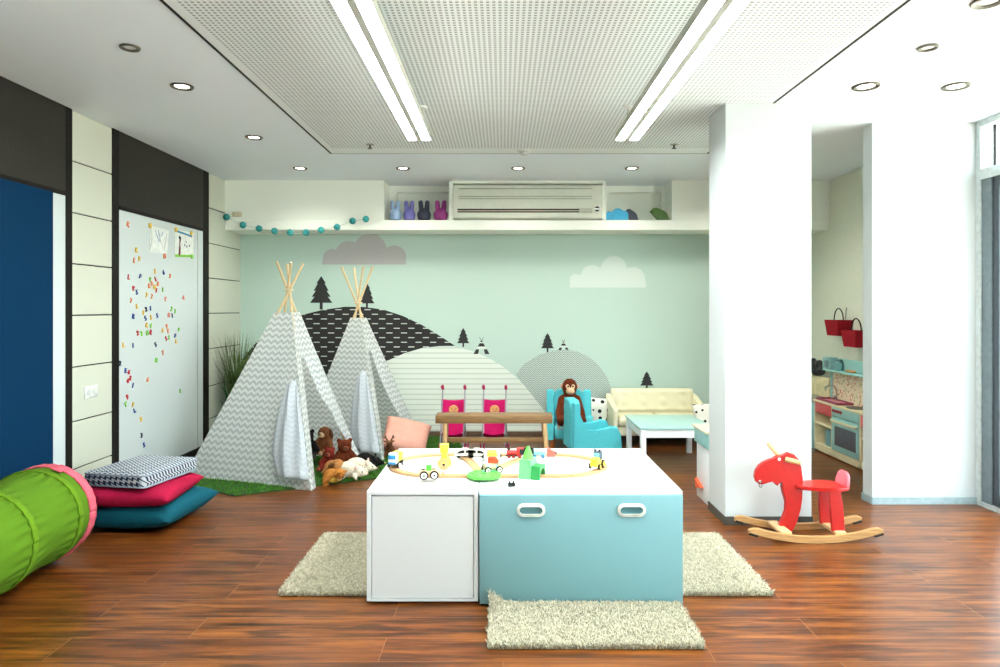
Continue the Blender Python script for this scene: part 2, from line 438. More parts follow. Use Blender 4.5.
downlight(988, 1, 'recessed downlight cut by the top right corner of the photo', .062, False)
for x, lab in ((370, 'dark ceiling sprinkler head left of the hanging lights'), (674, 'dark ceiling sprinkler head beside the white column')):
    s = (VY - 144) / (ZC - CAMZ); t = thing('sprinkler_head', lab, 'sprinkler', ((x - VX) / s, FOC / s, ZC), 0, 'ceiling sprinklers')
    B().lathe([(.032, 0), (.03, -.006), (.012, -.01)], n=20).obj('escutcheon', STEEL, t)
    B().cyl((0, 0, -.008), (0, 0, -.03), .007).box((0, 0, -.034), (.034, .012, .004)).obj('deflector', DARK, t)
s = (VY - 150) / (ZC - CAMZ)
t = thing('smoke_detector', 'round white smoke detector on ceiling between the two hanging lights', 'smoke detector', ((524 - VX) / s, FOC / s, ZC))
B().lathe([(.052, 0), (.052, -.012), (.045, -.016)], n=28).obj('mounting_base', PLAST, t)
B().lathe([(.036, -.016), (.036, -.03), (.028, -.038), (.01, -.04)], n=28).obj('sensor_head', mat((190, 192, 188), .4), t)

TUBE = emit('lit_diffuser', (246, 255, 253), TUBEW)
for x, cx, lab in ((-.515, -.5, 'long twin-tube white hanging light on the left of the perforated ceiling'), (.765, .765, 'long twin-tube white hanging light on the right, nearer the column')):
    t = thing('pendant_light', lab, 'hanging light', (x, 3.0, 2.337), 0, 'twin linear lights')
    B().bx(-.07, .07, -1.3, 1.2, .012, .058, .004, 1).obj('housing', mat((176, 176, 168), .5, 0, .3, 0), t)
    for dx in (-.042, .042):
        B().bx(dx - .025, dx + .025, -1.295, 1.195, .0112, .016).obj('diffuser', TUBE, t)
    for y in (1.15, -1.0):
        B().lathe([(.034, 0), (.034, -.012), (.02, -.018)], (cx - x, y + .04, ZC - 2.337), n=20).obj('ceiling_cap', PLAST, t)
        B().cyl((cx - x, y + .04, ZC - 2.337 - .01), (0, y, .058), .0022, n=8).obj('cable', STEEL, t)


p = Vector((XL, 1836 / (503 - 90.5), CAMZ - (391.5 - VY) / ((503 - 90.5) / 2.7)))
t = thing('wall_socket', 'white double wall socket on the cream tile strip beside the whiteboard', 'socket', p)
B().bx(0, .008, -.07, .07, -.04, .04, .004).obj('cover_plate', PLAST, t)
for y in (-.033, .033): B().cyl((.006, y, 0), (.0095, y, 0), .02, n=20).obj('outlet', mat((200, 202, 196), .4), t)
for x, lab in ((903.5, 'left white light switch on the bright stub wall'), (912.5, 'right white light switch on the bright stub wall, beside its twin')):
    t = thing('light_switch', lab, 'switch', at(x, 332, 4.56))
    B().bx(-.028, .028, -.009, 0, -.04, .04, .004).obj('cover_plate', PLAST, t)
    B().bx(-.012, .012, -.013, -.008, -.022, .022, .002).obj('rocker', mat((216, 220, 218), .35), t)

# air conditioner
t = thing('air_conditioner', 'long white wall air conditioner recessed in the bulkhead', 'air conditioner', (.24, 6.66, 2.178))
ACW = mat((222, 226, 212), .35, 0, .5, .01)
prof = [(6.84, 2.176), (6.64, 2.176), (6.592, 2.19), (6.575, 2.215), (6.57, 2.36), (6.575, 2.46), (6.59, 2.505), (6.63, 2.521), (6.84, 2.521)]
B().prism(prof, YZ(-.482), 1.444, .006).obj('casing', ACW, t, True)
b = B()
for z in (2.47, 2.395, 2.372): b.bx(-.43, .86, 6.564, 6.58, z - .0025, z + .0025)
b.obj('front_groove', mat((150, 154, 140), .5), t, True)
b = B().bx(-.44, .735, 6.568, 6.6, 2.262, 2.275).bx(-.44, .735, 6.568, 6.6, 2.24, 2.25)
b.obj('air_outlet', DARK, t, True)
B().bx(-.43, .73, 6.562, 6.58, 2.25, 2.262, .002).obj('louvre', mat((196, 188, 166), .4), t, True)
B().bx(.735, .86, 6.562, 6.58, 2.235, 2.28, .003).obj('display_panel', mat((196, 196, 180), .3), t, True)
c = at(597, 209, 6.565); bd = B().cyl((c.x, 6.56, c.z), (c.x, 6.58, c.z), .036, n=28).obj('logo_badge', mat((238, 240, 234), .4), t, True)
b = B()
for a0 in (.25, PI + .25):
    poly = [(.026 * math.cos(a0 + PI * .8 * i / 10), .026 * math.sin(a0 + PI * .8 * i / 10)) for i in range(11)]
    b.prism(poly, XZ(6.562, c.x, c.z), .003)
b.obj('logo_mark', BLACK, bd, True)
B().bx(.1, .16, 6.565, 6.58, 2.432, 2.438, .002).obj('nameplate', mat((236, 238, 226), .3), t, True)

# figures in the niches
def rabbit(x0, x1, yt, col, lab):
    a = at((x0 + x1) / 2, 220.5, 6.66); w = (x1 - x0) * 6.66 / FOC; h = (220.5 - yt) * 6.66 / FOC
    b = B().ball((0, 0, h * .27), (w * .5, w * .36, h * .3)).ball((0, 0, h * .08), (w * .46, w * .36, h * .1))
    for sx in (-1, 1): b.cap((sx * w * .17, 0, h * .35), (sx * w * .24, 0, h * .87), w * .19, w * .17)
    o = blob(b, 'rabbit_figure', mat(col, .5), None, .006, 3); o.location = (a.x, 6.66, 2.171 + .003)
    tag(o, lab, 'rabbit figure', 'rabbit figures in the niche')
rabbit(389, 401.5, 200, (150, 178, 212), 'pale blue long-eared rabbit figure, at the left end of the row')
rabbit(403, 415.5, 200, (112, 108, 178), 'violet long-eared rabbit figure between the pale blue and the navy ones')
rabbit(417, 431, 200, (36, 44, 66), 'dark navy long-eared rabbit figure')
rabbit(433.5, 448, 200, (142, 44, 120), 'magenta long-eared rabbit figure beside the air conditioner')
def shape(poly, y, th, name, col, lab, cat):
    pts = [at(px, py, y) for px, py in poly]
    zb = min(p.z for p in pts)
    o = B().prism([(p.x, p.z - zb) for p in pts], XZ(0), th, .008).obj(name, mat(col, .45)); o.location = (0, y, 2.172)
    return tag(o, lab, cat)
def lobes(ls, base, x0, x1, n=48):
    out = []
    for i in range(n + 1):
        x = x0 + (x1 - x0) * i / n; y = base - 1
        for cx, cy, r in ls:
            if abs(x - cx) < r: y = min(y, cy - math.sqrt(r * r - (x - cx) ** 2))
        out.append((x, y))
    return [(x0, base)] + out + [(x1, base)]
shape(lobes([(609, 218, 6), (617, 215, 6), (622, 217, 6)], 220.5, 603.5, 627.5), 6.66, .05, 'cloud_figure', (44, 160, 205), 'bright blue cloud figure in the right niche', 'cloud figure')
bird = [(0, 4), (1.5, 2.5), (3, .8), (6, 0), (9, .8), (10.5, 3), (14, 3.2), (17, 6), (19.5, 12.5), (18, 13), (8, 13), (6, 9), (4, 6.5)]
shape([(624 + x * .72, 208 + y * .96) for x, y in bird], 6.74, .04, 'bird_figure', (70, 80, 96), 'slate grey bird figure behind the blue cloud figure', 'bird figure')['group'] = 'bird figures in the niche'
shape([(649 + x, 208 + y * .96) for x, y in bird], 6.66, .05, 'bird_figure', (68, 104, 40), 'green bird figure alone at the right of the niche', 'bird figure')['group'] = 'bird figures in the niche'

# pom-pom garland
gp = [(226, 217), (243, 225), (259, 228.5), (274.5, 231), (290, 232.5), (306, 232.5), (321, 230), (337, 227), (352.5, 221), (366, 219)]
pts = [at(x, y, 6.555) for x, y in gp]; pts[0].x = max(pts[0].x, XL + .035)
t = thing('garland', 'garland of turquoise pom-poms strung along the bulkhead', 'garland', pts[4])
B().tube(pts, .0025, 6).obj('string', mat((190, 200, 190), .8), t, True)
TQ = mat((64, 152, 150), .95, 0, .1, .2, 80, .8)
for p in pts:
    b = B(); vs = b.bm.verts
    b.ball(p, .031, None, 20, 14)
    for v in vs: v.co = p + (v.co - p) * (1 + random.uniform(-.09, .09))
    b.obj('pom_pom', TQ, t, True)

# decals on the back wall
def decal(poly, label, m, name='wall_decal', cat='wall decal', th=.002, y=YB, group='mural decals'):
    pts = [at(px, py, YB) for px, py in poly]
    o = B().prism([(p.x, p.z) for p in pts], XZ(y), th).obj(name, m, smooth=False)
    return tag(o, label, cat, group)
INK = mat((44, 44, 44), .7, 0, .3)
decal(lobes([(332, 258, 9), (349, 255, 14), (370, 250, 16.5), (394, 258, 12.5)], 264.5, 322, 406), 'mid-grey cloud decal on the mint wall above the far tepee', mat((178, 175, 175), .7, 0, .3, 0))
decal(lobes([(576, 281, 7), (592, 276, 11), (614, 269, 13), (633, 279, 12)], 287.5, 570, 646), 'pale white cloud decal on the mint wall left of the column', mat((206, 218, 210), .7, 0, .3, 0))
up = [(241, 361), (253, 346), (266, 333.6), (283, 323.5), (302, 315), (322, 310), (345, 306.7), (364, 307), (383.5, 309.6), (403, 316), (422, 325), (437, 334), (455, 345.8)]
decal(up + [(440, 346), (422, 348), (405, 353), (387, 361), (372, 375), (352, 408), (241, 408)], 'large black hill decal with rows of white dashes behind the tepees', dash_mat())
decal([(350, 436), (352, 408), (372, 375), (387, 361), (405, 353), (422, 348.4), (440, 346.6), (455, 347), (472, 351), (488, 357.5), (503, 366.5), (516, 377), (531, 392), (544, 411), (556, 434), (556, 436)], 'pale hill decal with thin horizontal stripes behind the doll strollers', stripe_mat())
fan = [(516, 375), (522, 366), (531, 359.5), (541, 354), (552, 350.8), (566, 349.5), (577, 351.5), (587, 356), (596, 362.5), (603, 371), (608, 379), (611, 388)]
decal(fan + [(611, 432), (565, 432), (540, 405)], 'grey herringbone hill decal above the blue armchairs', fan_mat(), th=.004)
def tree(x0, x1, yt, yb, label):
    cx = (x0 + x1) / 2; w = (x1 - x0) / 2; h = yb - yt; t = .74
    half = [(0, 0), (.42, .22), (.3, .22), (.66, .44), (.48, .44), (.84, .62), (.6, .62), (1, t + .06), (.13, t + .06), (.13, 1)]
    decal([(cx + w * a, yt + h * v) for a, v in half] + [(cx - w * a, yt + h * v) for a, v in half[::-1][:-1]], label, INK, 'tree_decal', th=.003)
tree(310, 332.5, 276, 309.5, 'large black fir tree decal between the two tepees')
tree(359.5, 374.5, 283, 308.5, 'black fir tree decal behind the far tepee poles')
tree(457, 469.5, 328, 347, 'small black fir tree decal at the right tip of the black hill')
tree(541, 554, 333, 352, 'small black fir tree decal on top of the herringbone hill')
tree(640, 653.5, 371.5, 389, 'small black fir tree decal standing above the cream sofa')
for x, y, w, h, lab in ((481.5, 337, 8, 17, 'larger tiny-tepee decal left of the herringbone hill'), (563.5, 339.5, 5.5, 11, 'smaller tiny-tepee decal on top of the herringbone hill')):
    t = thing('tepee_decal', lab, 'wall decal', at(x, y + h, YB), 0, 'mural decals')
    b = B()
    def q(u0, u1, v0, v1, s0=-1, s1=1):
        pl = [at(x + w * a, y + h * v, YB) for a, v in ((s0 * u0, v0), (s1 * u0, v0), (s1 * u1, v1), (s0 * u1, v1))]
        b.prism([(p.x, p.z) for p in pl], XZ(YB), .003)
    q(.22, .48, .36, .56); q(.05, .18, .22, .3)
    for sgn in (-1, 1):
        pl = [at(x + sgn * w * a, y + h * v, YB) for a, v in ((.3, .72), (.68, .72), (1, 1), (.42, 1))]
        b.prism([(p.x, p.z) for p in (pl if sgn > 0 else pl[::-1])], XZ(YB), .003)
    b.obj('ink_shape', INK, t, True)
    b = B()
    q(.48, .68, .56, .72); q(.18, .22, .3, .36)
    b.obj('pale_band', mat((206, 216, 206), .7), t, True)
    b = B()
    for sgn in (-1, 1): b.prism([((at(x + sgn * w * .25, y, YB)).x + e, at(x, y, YB).z) for e in (-.003, .003)] + [(at(x, y + h * .28, YB).x + e, at(x, y + h * .28, YB).z) for e in (.004, -.004)], XZ(YB), .002)
    b.obj('pole_line', mat((110, 116, 110), .7), t, True)
# ------------------------------------------------------------------ storage units in the middle
UNITW = mat((226, 229, 230), .35, 0, .5, 0)
FRONTB = mat((126, 172, 178), .45, 0, .3, 0)
F0, F1 = 3.012, 3.935
t = thing('storage_bench', 'low white storage bench with plain inset end panel, left half of the train table', 'storage bench', (-.356, 3.48, 0))
b = B().bx(-.604, -.110, F0, F1, .482, .5, .002, 1)
b.obj('top_panel', UNITW, t, True)
b = B().bx(-.604, -.586, F0, F1, .012, .482, .0015, 1).bx(-.128, -.110, F0, F1, .012, .482, .0015, 1).bx(-.586, -.128, F0 + .03, F1, .03, .482).bx(-.586, -.128, F0, F0 + .03, .012, .022)
b.obj('carcass', UNITW, t, True)
B().bx(-.583, -.131, F0 + .004, F0 + .03, .025, .477, .002, 1).obj('end_panel', mat((219, 222, 222), .4, 0, .4, 0), t, True)
for x in (-.56, -.15):
    for y in (F0 + .05, F1 - .06): B().cyl((x, y, 0), (x, y, .0125), .016, n=16).obj('foot', mat((196, 200, 200), .4), t, True)
t = thing('storage_bench', 'low white storage bench with pale blue front and two white handles', 'storage bench', (.345, 3.48, 0))
B().bx(-.106, .796, F0 + .004, F1, .482, .5, .002, 1).obj('top_panel', UNITW, t, True)
B().bx(-.106, -.088, F0 + .02, F1, .012, .482).bx(.778, .796, F0 + .02, F1, .012, .482).bx(-.088, .778, F1 - .02, F1, .012, .482).bx(-.088, .778, F0 + .02, F1 - .02, .012, .03).obj('carcass', UNITW, t, True)
fr = B().bx(-.104, .794, F0 - .012, F0 + .0195, .004, .486, .003, 2).obj('drawer_front', FRONTB, t, True)
for hx in (531, 631.5):
    c = at(hx, 510, F0 - .012)
    def stad(r, hw, n=10): return [(hw + r * math.cos(-PI / 2 + PI * i / n), r * math.sin(-PI / 2 + PI * i / n)) for i in range(n + 1)] + [(-hw - r * math.cos(-PI / 2 + PI * i / n), -r * math.sin(-PI / 2 + PI * i / n)) for i in range(n + 1)]
    b = B(); ro, ri = stad(.0285, .034), stad(.0165, .034); n = len(ro)
    lv = []
    for poly, y in ((ro, 0), (ro, -.008), (ri, -.012), (ri, .002)): lv.append([b.bm.verts.new((c.x + x, F0 - .012 + y, c.z + z)) for x, z in poly])
    for A, C in zip(lv, lv[1:]):
        for i in range(n): b.bm.faces.new((A[i], A[(i + 1) % n], C[(i + 1) % n], C[i]))
    h = b.obj('handle', mat((232, 236, 226), .3), fr, True)
    B().prism(stad(.0175, .034), XZ(F0 - .0122, c.x, c.z), .001).obj('grip_recess', mat((84, 132, 140), .6), fr, True)

# ------------------------------------------------------------------ shaggy rugs
def rug(x0, x1, y0, y1, col, label, lift=None, dens=30000):
    t = thing('shaggy_rug', label, 'rug', ((x0 + x1) / 2, (y0 + y1) / 2, 0), 0, 'shaggy rugs round the train table')
    B().bx(x0 + .01, x1 - .01, y0 + .01, y1 - .01, .001, .009).obj('backing', mat((150, 140, 110), .9), t, True)
    vs, fs, rnd = [], [], random.Random(int(x0 * 1000))
    for _ in range(int(dens * (x1 - x0) * (y1 - y0) * 2.2)):
        x, y = rnd.uniform(x0 + .008, x1 - .008), rnd.uniform(y0 + .008, y1 - .008)
        lf = .05 * math.exp(-((x - x0) ** 2 + (y - y1) ** 2) / .003) if lift else 0
        a, h, lean = rnd.uniform(0, 2 * PI), rnd.uniform(.016, .03), rnd.uniform(.004, .02)
        w = rnd.uniform(.002, .0034); dx, dy = math.cos(a), math.sin(a); k = len(vs)
        curl = rnd.uniform(-1, 1)
        for i, (hh, ll) in enumerate(((.003, 0), (h * .6, lean * .35), (h, lean))):
            px, py = x + dx * ll - dy * curl * ll * .5, y + dy * ll + dx * curl * ll * .5
            ww = w * (1, 1.1, .5)[i]
            for j in range(3):
                q = a + 2.094 * j; vs.append((px + ww * math.cos(q), py + ww * math.sin(q), hh + lf))
        for r in (0, 3):
            for j in range(3): fs.append((k + r + j, k + r + (j + 1) % 3, k + r + 3 + (j + 1) % 3, k + r + 3 + j))
        fs.append((k + 6, k + 7, k + 8))
    me = bpy.data.meshes.new('pile'); me.from_pydata(vs, [], fs); me.materials.append(mat(col, .95, 0, .1, .14, 60))
    me.polygons.foreach_set('use_smooth', [True] * len(me.polygons))
    o = link('pile', me, t, True); o['kind'] = 'stuff'
RUGC = (184, 178, 156)
rug(-1.03, -.612, 3.085, 3.91, RUGC, 'cream shaggy rug lying at the left side of the white storage bench')
rug(.803, 1.235, 3.085, 3.91, RUGC, 'pale shaggy rug lying at the right side of the blue-fronted bench')
rug(-.065, .782, 2.6, 2.995, RUGC, 'cream shaggy rug in front of the blue drawer front', True)

# ------------------------------------------------------------------ green turf and tepees
def turf():
    poly = [(-2.64, 5.2), (-2.25, 4.97), (-1.87, 4.735), (-.9, 5.27), (-.5, 5.5), (-.35, 6.3), (-.5, 6.93), (-2.64, 6.93)]
    t = thing('artificial_turf', 'dark green artificial turf mat under the two tepees', 'turf mat', (-1.5, 6, 0))
    B().prism(poly, Matrix.Translation((0, 0, .001)), .008).obj('backing', mat((40, 70, 26), .95), t, True)
    def inside(x, y):
        c = False
        for i in range(len(poly)):
            (x0, y0), (x1, y1) = poly[i - 1], poly[i]
            if (y0 > y) != (y1 > y) and x < (x1 - x0) * (y - y0) / (y1 - y0) + x0: c = not c
        return c
    vs, fs, rnd = [], [], random.Random(3)
    while len(fs) < 42000:
        x, y = rnd.uniform(-2.64, -.35), rnd.uniform(4.73, 6.93)
        if not inside(x, y): continue
        a, h, l = rnd.uniform(0, PI), rnd.uniform(.014, .03), .008; w = .003; k = len(vs)
        vs += [(x - w * math.cos(a), y - w * math.sin(a), .006), (x + w * math.cos(a), y + w * math.sin(a), .006), (x + rnd.uniform(-l, l), y + rnd.uniform(-l, l), h)]
        fs.append((k, k + 1, k + 2))
    me = bpy.data.meshes.new('grass_pile'); me.from_pydata(vs, [], fs); me.materials.append(mat((66, 124, 32), .8, 0, .2, .3, 40))
    o = link('grass_pile', me, t, True); o['kind'] = 'stuff'
turf()
CHEV = chevron_mat('chevron_canvas', (242, 245, 244), (204, 210, 211), .056, .052, .55, transl=.5)
LINING = chevron_mat('canvas_lining', (222, 227, 232), (212, 218, 224), .056, .052, .55, transl=.42)
def tepee(label, A, Bc, C, D, P, top, ext, slit, sep, flapw):
    A, Bc, C, D, P = [Vector(v) for v in (A, Bc, C, D, P)]
    cen = (A + Bc + C + D) / 4
    t = thing('tepee', label, 'play tent', (cen.x, cen.y, 0), 0, 'chevron tepees')
    for i, q in enumerate((A, Bc, C, D)):
        d = (P - q); off = Vector((0, 0, 0)); ax = d.normalized()
        side = ax.cross(Vector((0, 0, 1))).normalized() * .012
        q2 = q + Vector((0, 0, .012)) + (cen - q).normalized() * .06; e = P + ax * ext + side
        B().cyl(q2, e, .0112, .0095, 12).obj('pole', PINEZ, t, True)
    ring = [P + Vector((.034 * math.cos(a), .034 * math.sin(a), .004 * math.sin(3 * a))) for a in [2 * PI * i / 24 for i in range(24)]]
    B().tube(ring, .006, 6, True).obj('lashing', mat((214, 200, 170), .9), t, True)
    def surf(p0, p1, ulo, uhi, t0=.004, t1=top, nu=14, nv=30, sag=.035, push=.016, ripple=.006, b=None, seed=0.0):
        p0, p1 = Vector(p0), Vector(p1); nrm = (p1 - p0).cross(P - p0).normalized()
        mid = (p0 + p1 + P) / 3
        if nrm.dot(mid - (cen + Vector((0, 0, .5)))) < 0: nrm = -nrm
        L = (p1 - p0).length; H = ((P - p0).length + (P - p1).length) / 2
        def fn(a, v):
            tt = t0 + (t1 - t0) * v; u = ulo(tt) + (uhi(tt) - ulo(tt)) * a
            q0, q1 = p0.lerp(P, tt), p1.lerp(P, tt)
            q = q0.lerp(q1, u); s = math.sin(PI * min(1, max(0, u)))
            rad_ = q - cen.lerp(P, tt); rad_.z = 0
            q += rad_.normalized() * push + nrm * (-sag * s * (1 - tt) ** .5 + ripple * s * noise.noise(Vector((u * 7 + seed, tt * 3, seed))) + .006 * math.sin(u * 40) * (1 - tt) ** 6)
            return q
        def uv(a, v):
            tt = t0 + (t1 - t0) * v; u = ulo(tt) + (uhi(tt) - ulo(tt)) * a
            return ((u - .5) * L * (1 - tt), tt * H)
        return (b or B()).grid(fn, nu, nv, uv)
    zero, one = (lambda q: 0.0), (lambda q: 1.0)
    def sol(o, mo=0):
        m = o.modifiers.new('thickness', 'SOLIDIFY'); m.thickness = .003; m.material_offset = mo; m.offset = 0
        return o
    b = surf(A, Bc, zero, one, seed=1); surf(Bc, D, zero, one, b=b, seed=2); surf(D, C, zero, one, b=b, seed=3)
    surf(A, C, zero, one, slit, top, b=b, seed=4, nv=12, nu=10)
    surf(A, C, zero, lambda q: .12 + sep * max(0, q / slit) ** 2, .004, slit, nu=6, b=b, seed=5)
    bmesh.ops.remove_doubles(b.bm, verts=b.bm.verts[:], dist=.002)
    cv = b.obj('canvas', CHEV, t, True)
    # the far half of the doorway, gathered towards its pole
    rf = surf(A, C, lambda q: 1 - flapw(q / slit), one, .004, slit, nu=10, sag=-.02, ripple=.03, seed=6)
    sol(rf.obj('door_flap', CHEV, t, True))
    # the near half, thrown back around its pole and tied
    def fn(a, v):
        tt = .045 + (slit * .8 - .045) * v; w = .30 * (1 - v) ** .55 * (1 - .45 * max(0, .25 - v) * 4 * .5) + .02
        q = A.lerp(P, tt); dirl = (Bc - A).normalized(); n = dirl.cross(P - A).normalized()
        if n.dot(cen - A) > 0: n = -n
        ang = a * 1.0
        dC = (C - A).normalized()
        if a < .35: q = q + dC * (.06 * (1 - a / .35) * (1 - v)) + n * .035
        else:
            k = (a - .35) / .65
            q = q + dirl * w * k + n * (.035 + .035 * math.sin(PI * k) + .012 * math.sin(k * 13 + v * 3))
        return q
    sol(B().grid(fn, 16, 24, lambda a, v: (a * .3, v)).obj('door_flap', LINING, t, True))
    q = A.lerp(P, slit * .72); n = (A - cen); n.z = 0; n.normalize()
    b = B().tube([q + n * .045 + Vector((.03 * math.cos(x), .02 * math.sin(x) * 0, .012 * math.sin(x))) for x in [2 * PI * i / 12 for i in range(12)]], .004, 6, True)
    b.cyl(q + n * .05, q + n * .055 + Vector((-.015, 0, -.1)), .004).cyl(q + n * .05, q + n * .055 + Vector((.012, 0, -.085)), .004)
    b.obj('tie', mat((228, 230, 228), .9), t, True)
    return t
tepee('nearer white tepee with grey chevrons, standing beside the stacked cushions', (-1.38, 4.88, 0), (-2.455, 5.265, 0), (-1.24, 5.86, 0), (-2.2, 6.28, 0), (-1.765, 5.6, 1.464), .875, .25, .63, .16, lambda q: .07 + .65 * max(0, q) ** 1.25)
tepee('farther chevron tepee holding the pink cushion, below the grey cloud', (-1.04, 5.84, 0), (-1.90, 6.33, 0), (-.82, 6.72, 0), (-1.72, 6.92, 0), (-1.355, 6.36, 1.363), .9, .37, .68, .14, lambda q: .2 + .54 * max(0, q) ** .8)

# ------------------------------------------------------------------ play tunnel
def tunnel():
    yaw = R(-4); axis = Vector((math.sin(yaw), math.cos(yaw), 0)); side = Vector((axis.y, -axis.x, 0)); C0 = Vector((-2.36, 3.52, .262))
    t = thing('play_tunnel', 'bright green fabric play tunnel with pink rim, lying before the blue panel', 'play tunnel', (-2.36, 2.9, 0))
    RR = .238; rings = [0, -.13, -.5, -.87, -1.24, -1.36]
    def rad(s, th):
        for a, c in zip(rings, rings[1:]):
            if c <= s <= a:
                k = (s - c) / (a - c); L = a - c
                dip = (.012 if L > .2 else .004) * math.sin(PI * k) ** .8
                wr = .008 * noise.noise(Vector((3 * math.cos(th), 3 * math.sin(th), s * 1.6))) * math.sin(PI * k) + .007 * math.sin(th * 30 + 3 * noise.noise(Vector((2 * math.cos(th), 2 * math.sin(th), s * 4)))) * (abs(2 * k - 1) ** 2) * (1 - abs(2 * k - 1) ** 8) * (L > .2)
                return RR - dip + wr
        return RR
    def fn(a, v):
        th = 2 * PI * a; s = -1.36 * v; r = rad(s, th)
        return C0 + axis * s + side * (r * math.cos(th)) + Vector((0, 0, r * math.sin(th)))
    b = B().grid(fn, 200, 130); bmesh.ops.remove_doubles(b.bm, verts=b.bm.verts[:], dist=.0004)
    o = b.obj('fabric_tube', fabric((84, 122, 20), .03, 200, .1), t, True)
    m = o.modifiers.new('thickness', 'SOLIDIFY'); m.thickness = .002
    def band(s0, w, dr, mt, nm):
        def f(a, v):
            th = 2 * PI * a; s = s0 - w * v; r = RR + dr + .0015 * math.sin(th * 31)
            return C0 + axis * s + side * (r * math.cos(th)) + Vector((0, 0, r * math.sin(th)))
        o = B().grid(f, 120, 3).obj(nm, mt, t, True)
        m = o.modifiers.new('thickness', 'SOLIDIFY'); m.thickness = .006
    PK = fabric((216, 96, 112))
    band(.014, .062, .003, PK, 'rim')
    for s in rings[1:-1]: band(s + .018, .036, .004, fabric((96, 134, 22), .03), 'hoop_band')
    def circ(th, s, r): return C0 + axis * s + side * (r * math.cos(th)) + Vector((0, 0, r * math.sin(th)))
    for th in (R(68), R(-62)):
        def f(a, v): return circ(th + (a - .5) * .2, .0 - .09 * v, RR + .007)
        o = B().grid(f, 4, 3).obj('tab', PK, t, True); m = o.modifiers.new('thickness', 'SOLIDIFY'); m.thickness = .004
tunnel()

# ------------------------------------------------------------------ cushions
def cushion(name, w, d, h, m, sq=.5, ears=.06, nu=36, seed=0):
    b = B()
    for sgn in (1, -1):
        def fn(a, v):
            x, y = 2 * a - 1, 2 * v - 1
            e = (1 - x ** 4) * (1 - y ** 4); z = sgn * h / 2 * max(0, e) ** sq
            pull = 1 - ears * (1 - x * x) * (abs(y) ** 6); pully = 1 - ears * (1 - y * y) * (abs(x) ** 6)
            wr = .05 * h * noise.noise(Vector((x * 3 + seed, y * 3, sgn))) * e
            return Vector((x * w / 2 * pully, y * d / 2 * pull, z + wr))
        b.grid(fn, nu, nu, lambda a, v: (a * w, v * d))
    bmesh.ops.remove_doubles(b.bm, verts=b.bm.verts[:], dist=.0005)
    return b.mesh(name, m, 80)
def cush(name, label, w, d, h, m, loc, rot=(0, 0, 0), group=None, **kw):
    o = link(name, cushion(name, w, d, h, m, **kw)); o.location = loc; o.rotation_euler = rot
    return tag(o, label, 'cushion', group)
cush('floor_cushion', 'large teal floor cushion at the bottom of the stack of three', .66, .64, .165, fabric((8, 84, 100), .04), (-2.235, 4.235, .086), (0, 0, R(-3)), 'stacked floor cushions')
cush('floor_cushion', 'raspberry pink floor cushion in the middle of the stack of three', .56, .54, .13, fabric((170, 16, 60), .04), (-2.215, 4.16, .212), (R(1), R(1), R(3)), 'stacked floor cushions', seed=4)
k = N('navy_lattice'); _, u, v, w_ = k.xyz()
z1 = zigzag(k, k.ma('ADD', u, w_), k.ma('ADD', v, k.ma('MULTIPLY', w_, .9)), .036, .026, .55, .5)
k.base(k.mix(z1, lin((38, 56, 82)), lin((196, 204, 208))), .9, 0, .2)
LAT = k.m
t = thing('floor_cushion', 'navy and white patterned box cushion on top of the stack', 'cushion', (-2.21, 4.18, .268), R(-11), 'stacked floor cushions')
b = B().box((0, 0, .045), (.41, .5, .085), None, .03, 4)
bmesh.ops.subdivide_edges(b.bm, edges=b.bm.edges[:], cuts=3, use_grid_fill=True)
for vtx in b.bm.verts:
    x, y = vtx.co.x / .205, vtx.co.y / .25
    if vtx.co.z > .05: vtx.co.z += .012 * (1 - x * x) * (1 - y * y)
b.obj('cover', LAT, t)
for z in (.012, .078):
    pts = []
    for sx, sy, a0 in ((1, 1, 0), (-1, 1, PI / 2), (-1, -1, PI), (1, -1, 1.5 * PI)):
        for i in range(5): a = a0 + PI / 2 * i / 4; pts.append((sx * .17 + .034 * math.cos(a), sy * .215 + .034 * math.sin(a), z))
    B().tube(pts, .005, 6, True).obj('piping', mat((150, 162, 176), .9), t)

# ------------------------------------------------------------------ plant
t = thing('potted_grass', 'tall grassy potted plant in the corner behind the nearer tepee', 'plant', (-2.5, 6.45, 0))
B().lathe([(.07, .002), (.085, .01), (.11, .2), (.112, .21), (.1, .21), (.095, .18)], n=28).obj('pot', mat((70, 62, 52), .7), t)
rnd = random.Random(5); b = B()
def blade(b, base, h, lean, az, w, n=7):
    prev = None; dx, dy = math.cos(az), math.sin(az)
    for i in range(n + 1):
        k = i / n; p = Vector(base) + Vector((dx, dy, 0)) * (lean * k ** 2) + Vector((0, 0, h * (k - .18 * lean / h * k ** 3)))
        p.x = max(p.x, -.15 - (p.z > 9))
        ww = w * (1 - k) ** .6 + .0004; s = Vector((-dy, dx, 0)) * ww
        cur = (b.bm.verts.new(p - s), b.bm.verts.new(p + s))
        if prev: b.bm.faces.new((prev[0], prev[1], cur[1], cur[0]))
        prev = cur
for i in range(330):
    r, a = .07 * rnd.random() ** .5, rnd.uniform(0, 2 * PI)
    blade(b, (r * math.cos(a), r * math.sin(a), .18), rnd.uniform(.5, .95), rnd.uniform(.02, .3), a + rnd.uniform(-.7, .7), rnd.uniform(.002, .0045))
o = b.obj('grass_blades', mat((72, 92, 46), .7, 0, .3, .35, 20), t, recalc=False)
b = B()
for i in range(46):
    a = rnd.uniform(0, 2 * PI); h = rnd.uniform(.2, .6)
    blade(b, (.05 * math.cos(a), .05 * math.sin(a), .18), h, rnd.uniform(.1, .26), a, rnd.uniform(.012, .024), 9)
b.obj('broad_leaves', mat((38, 112, 48), .5, 0, .4, .25, 15), t, recalc=False)

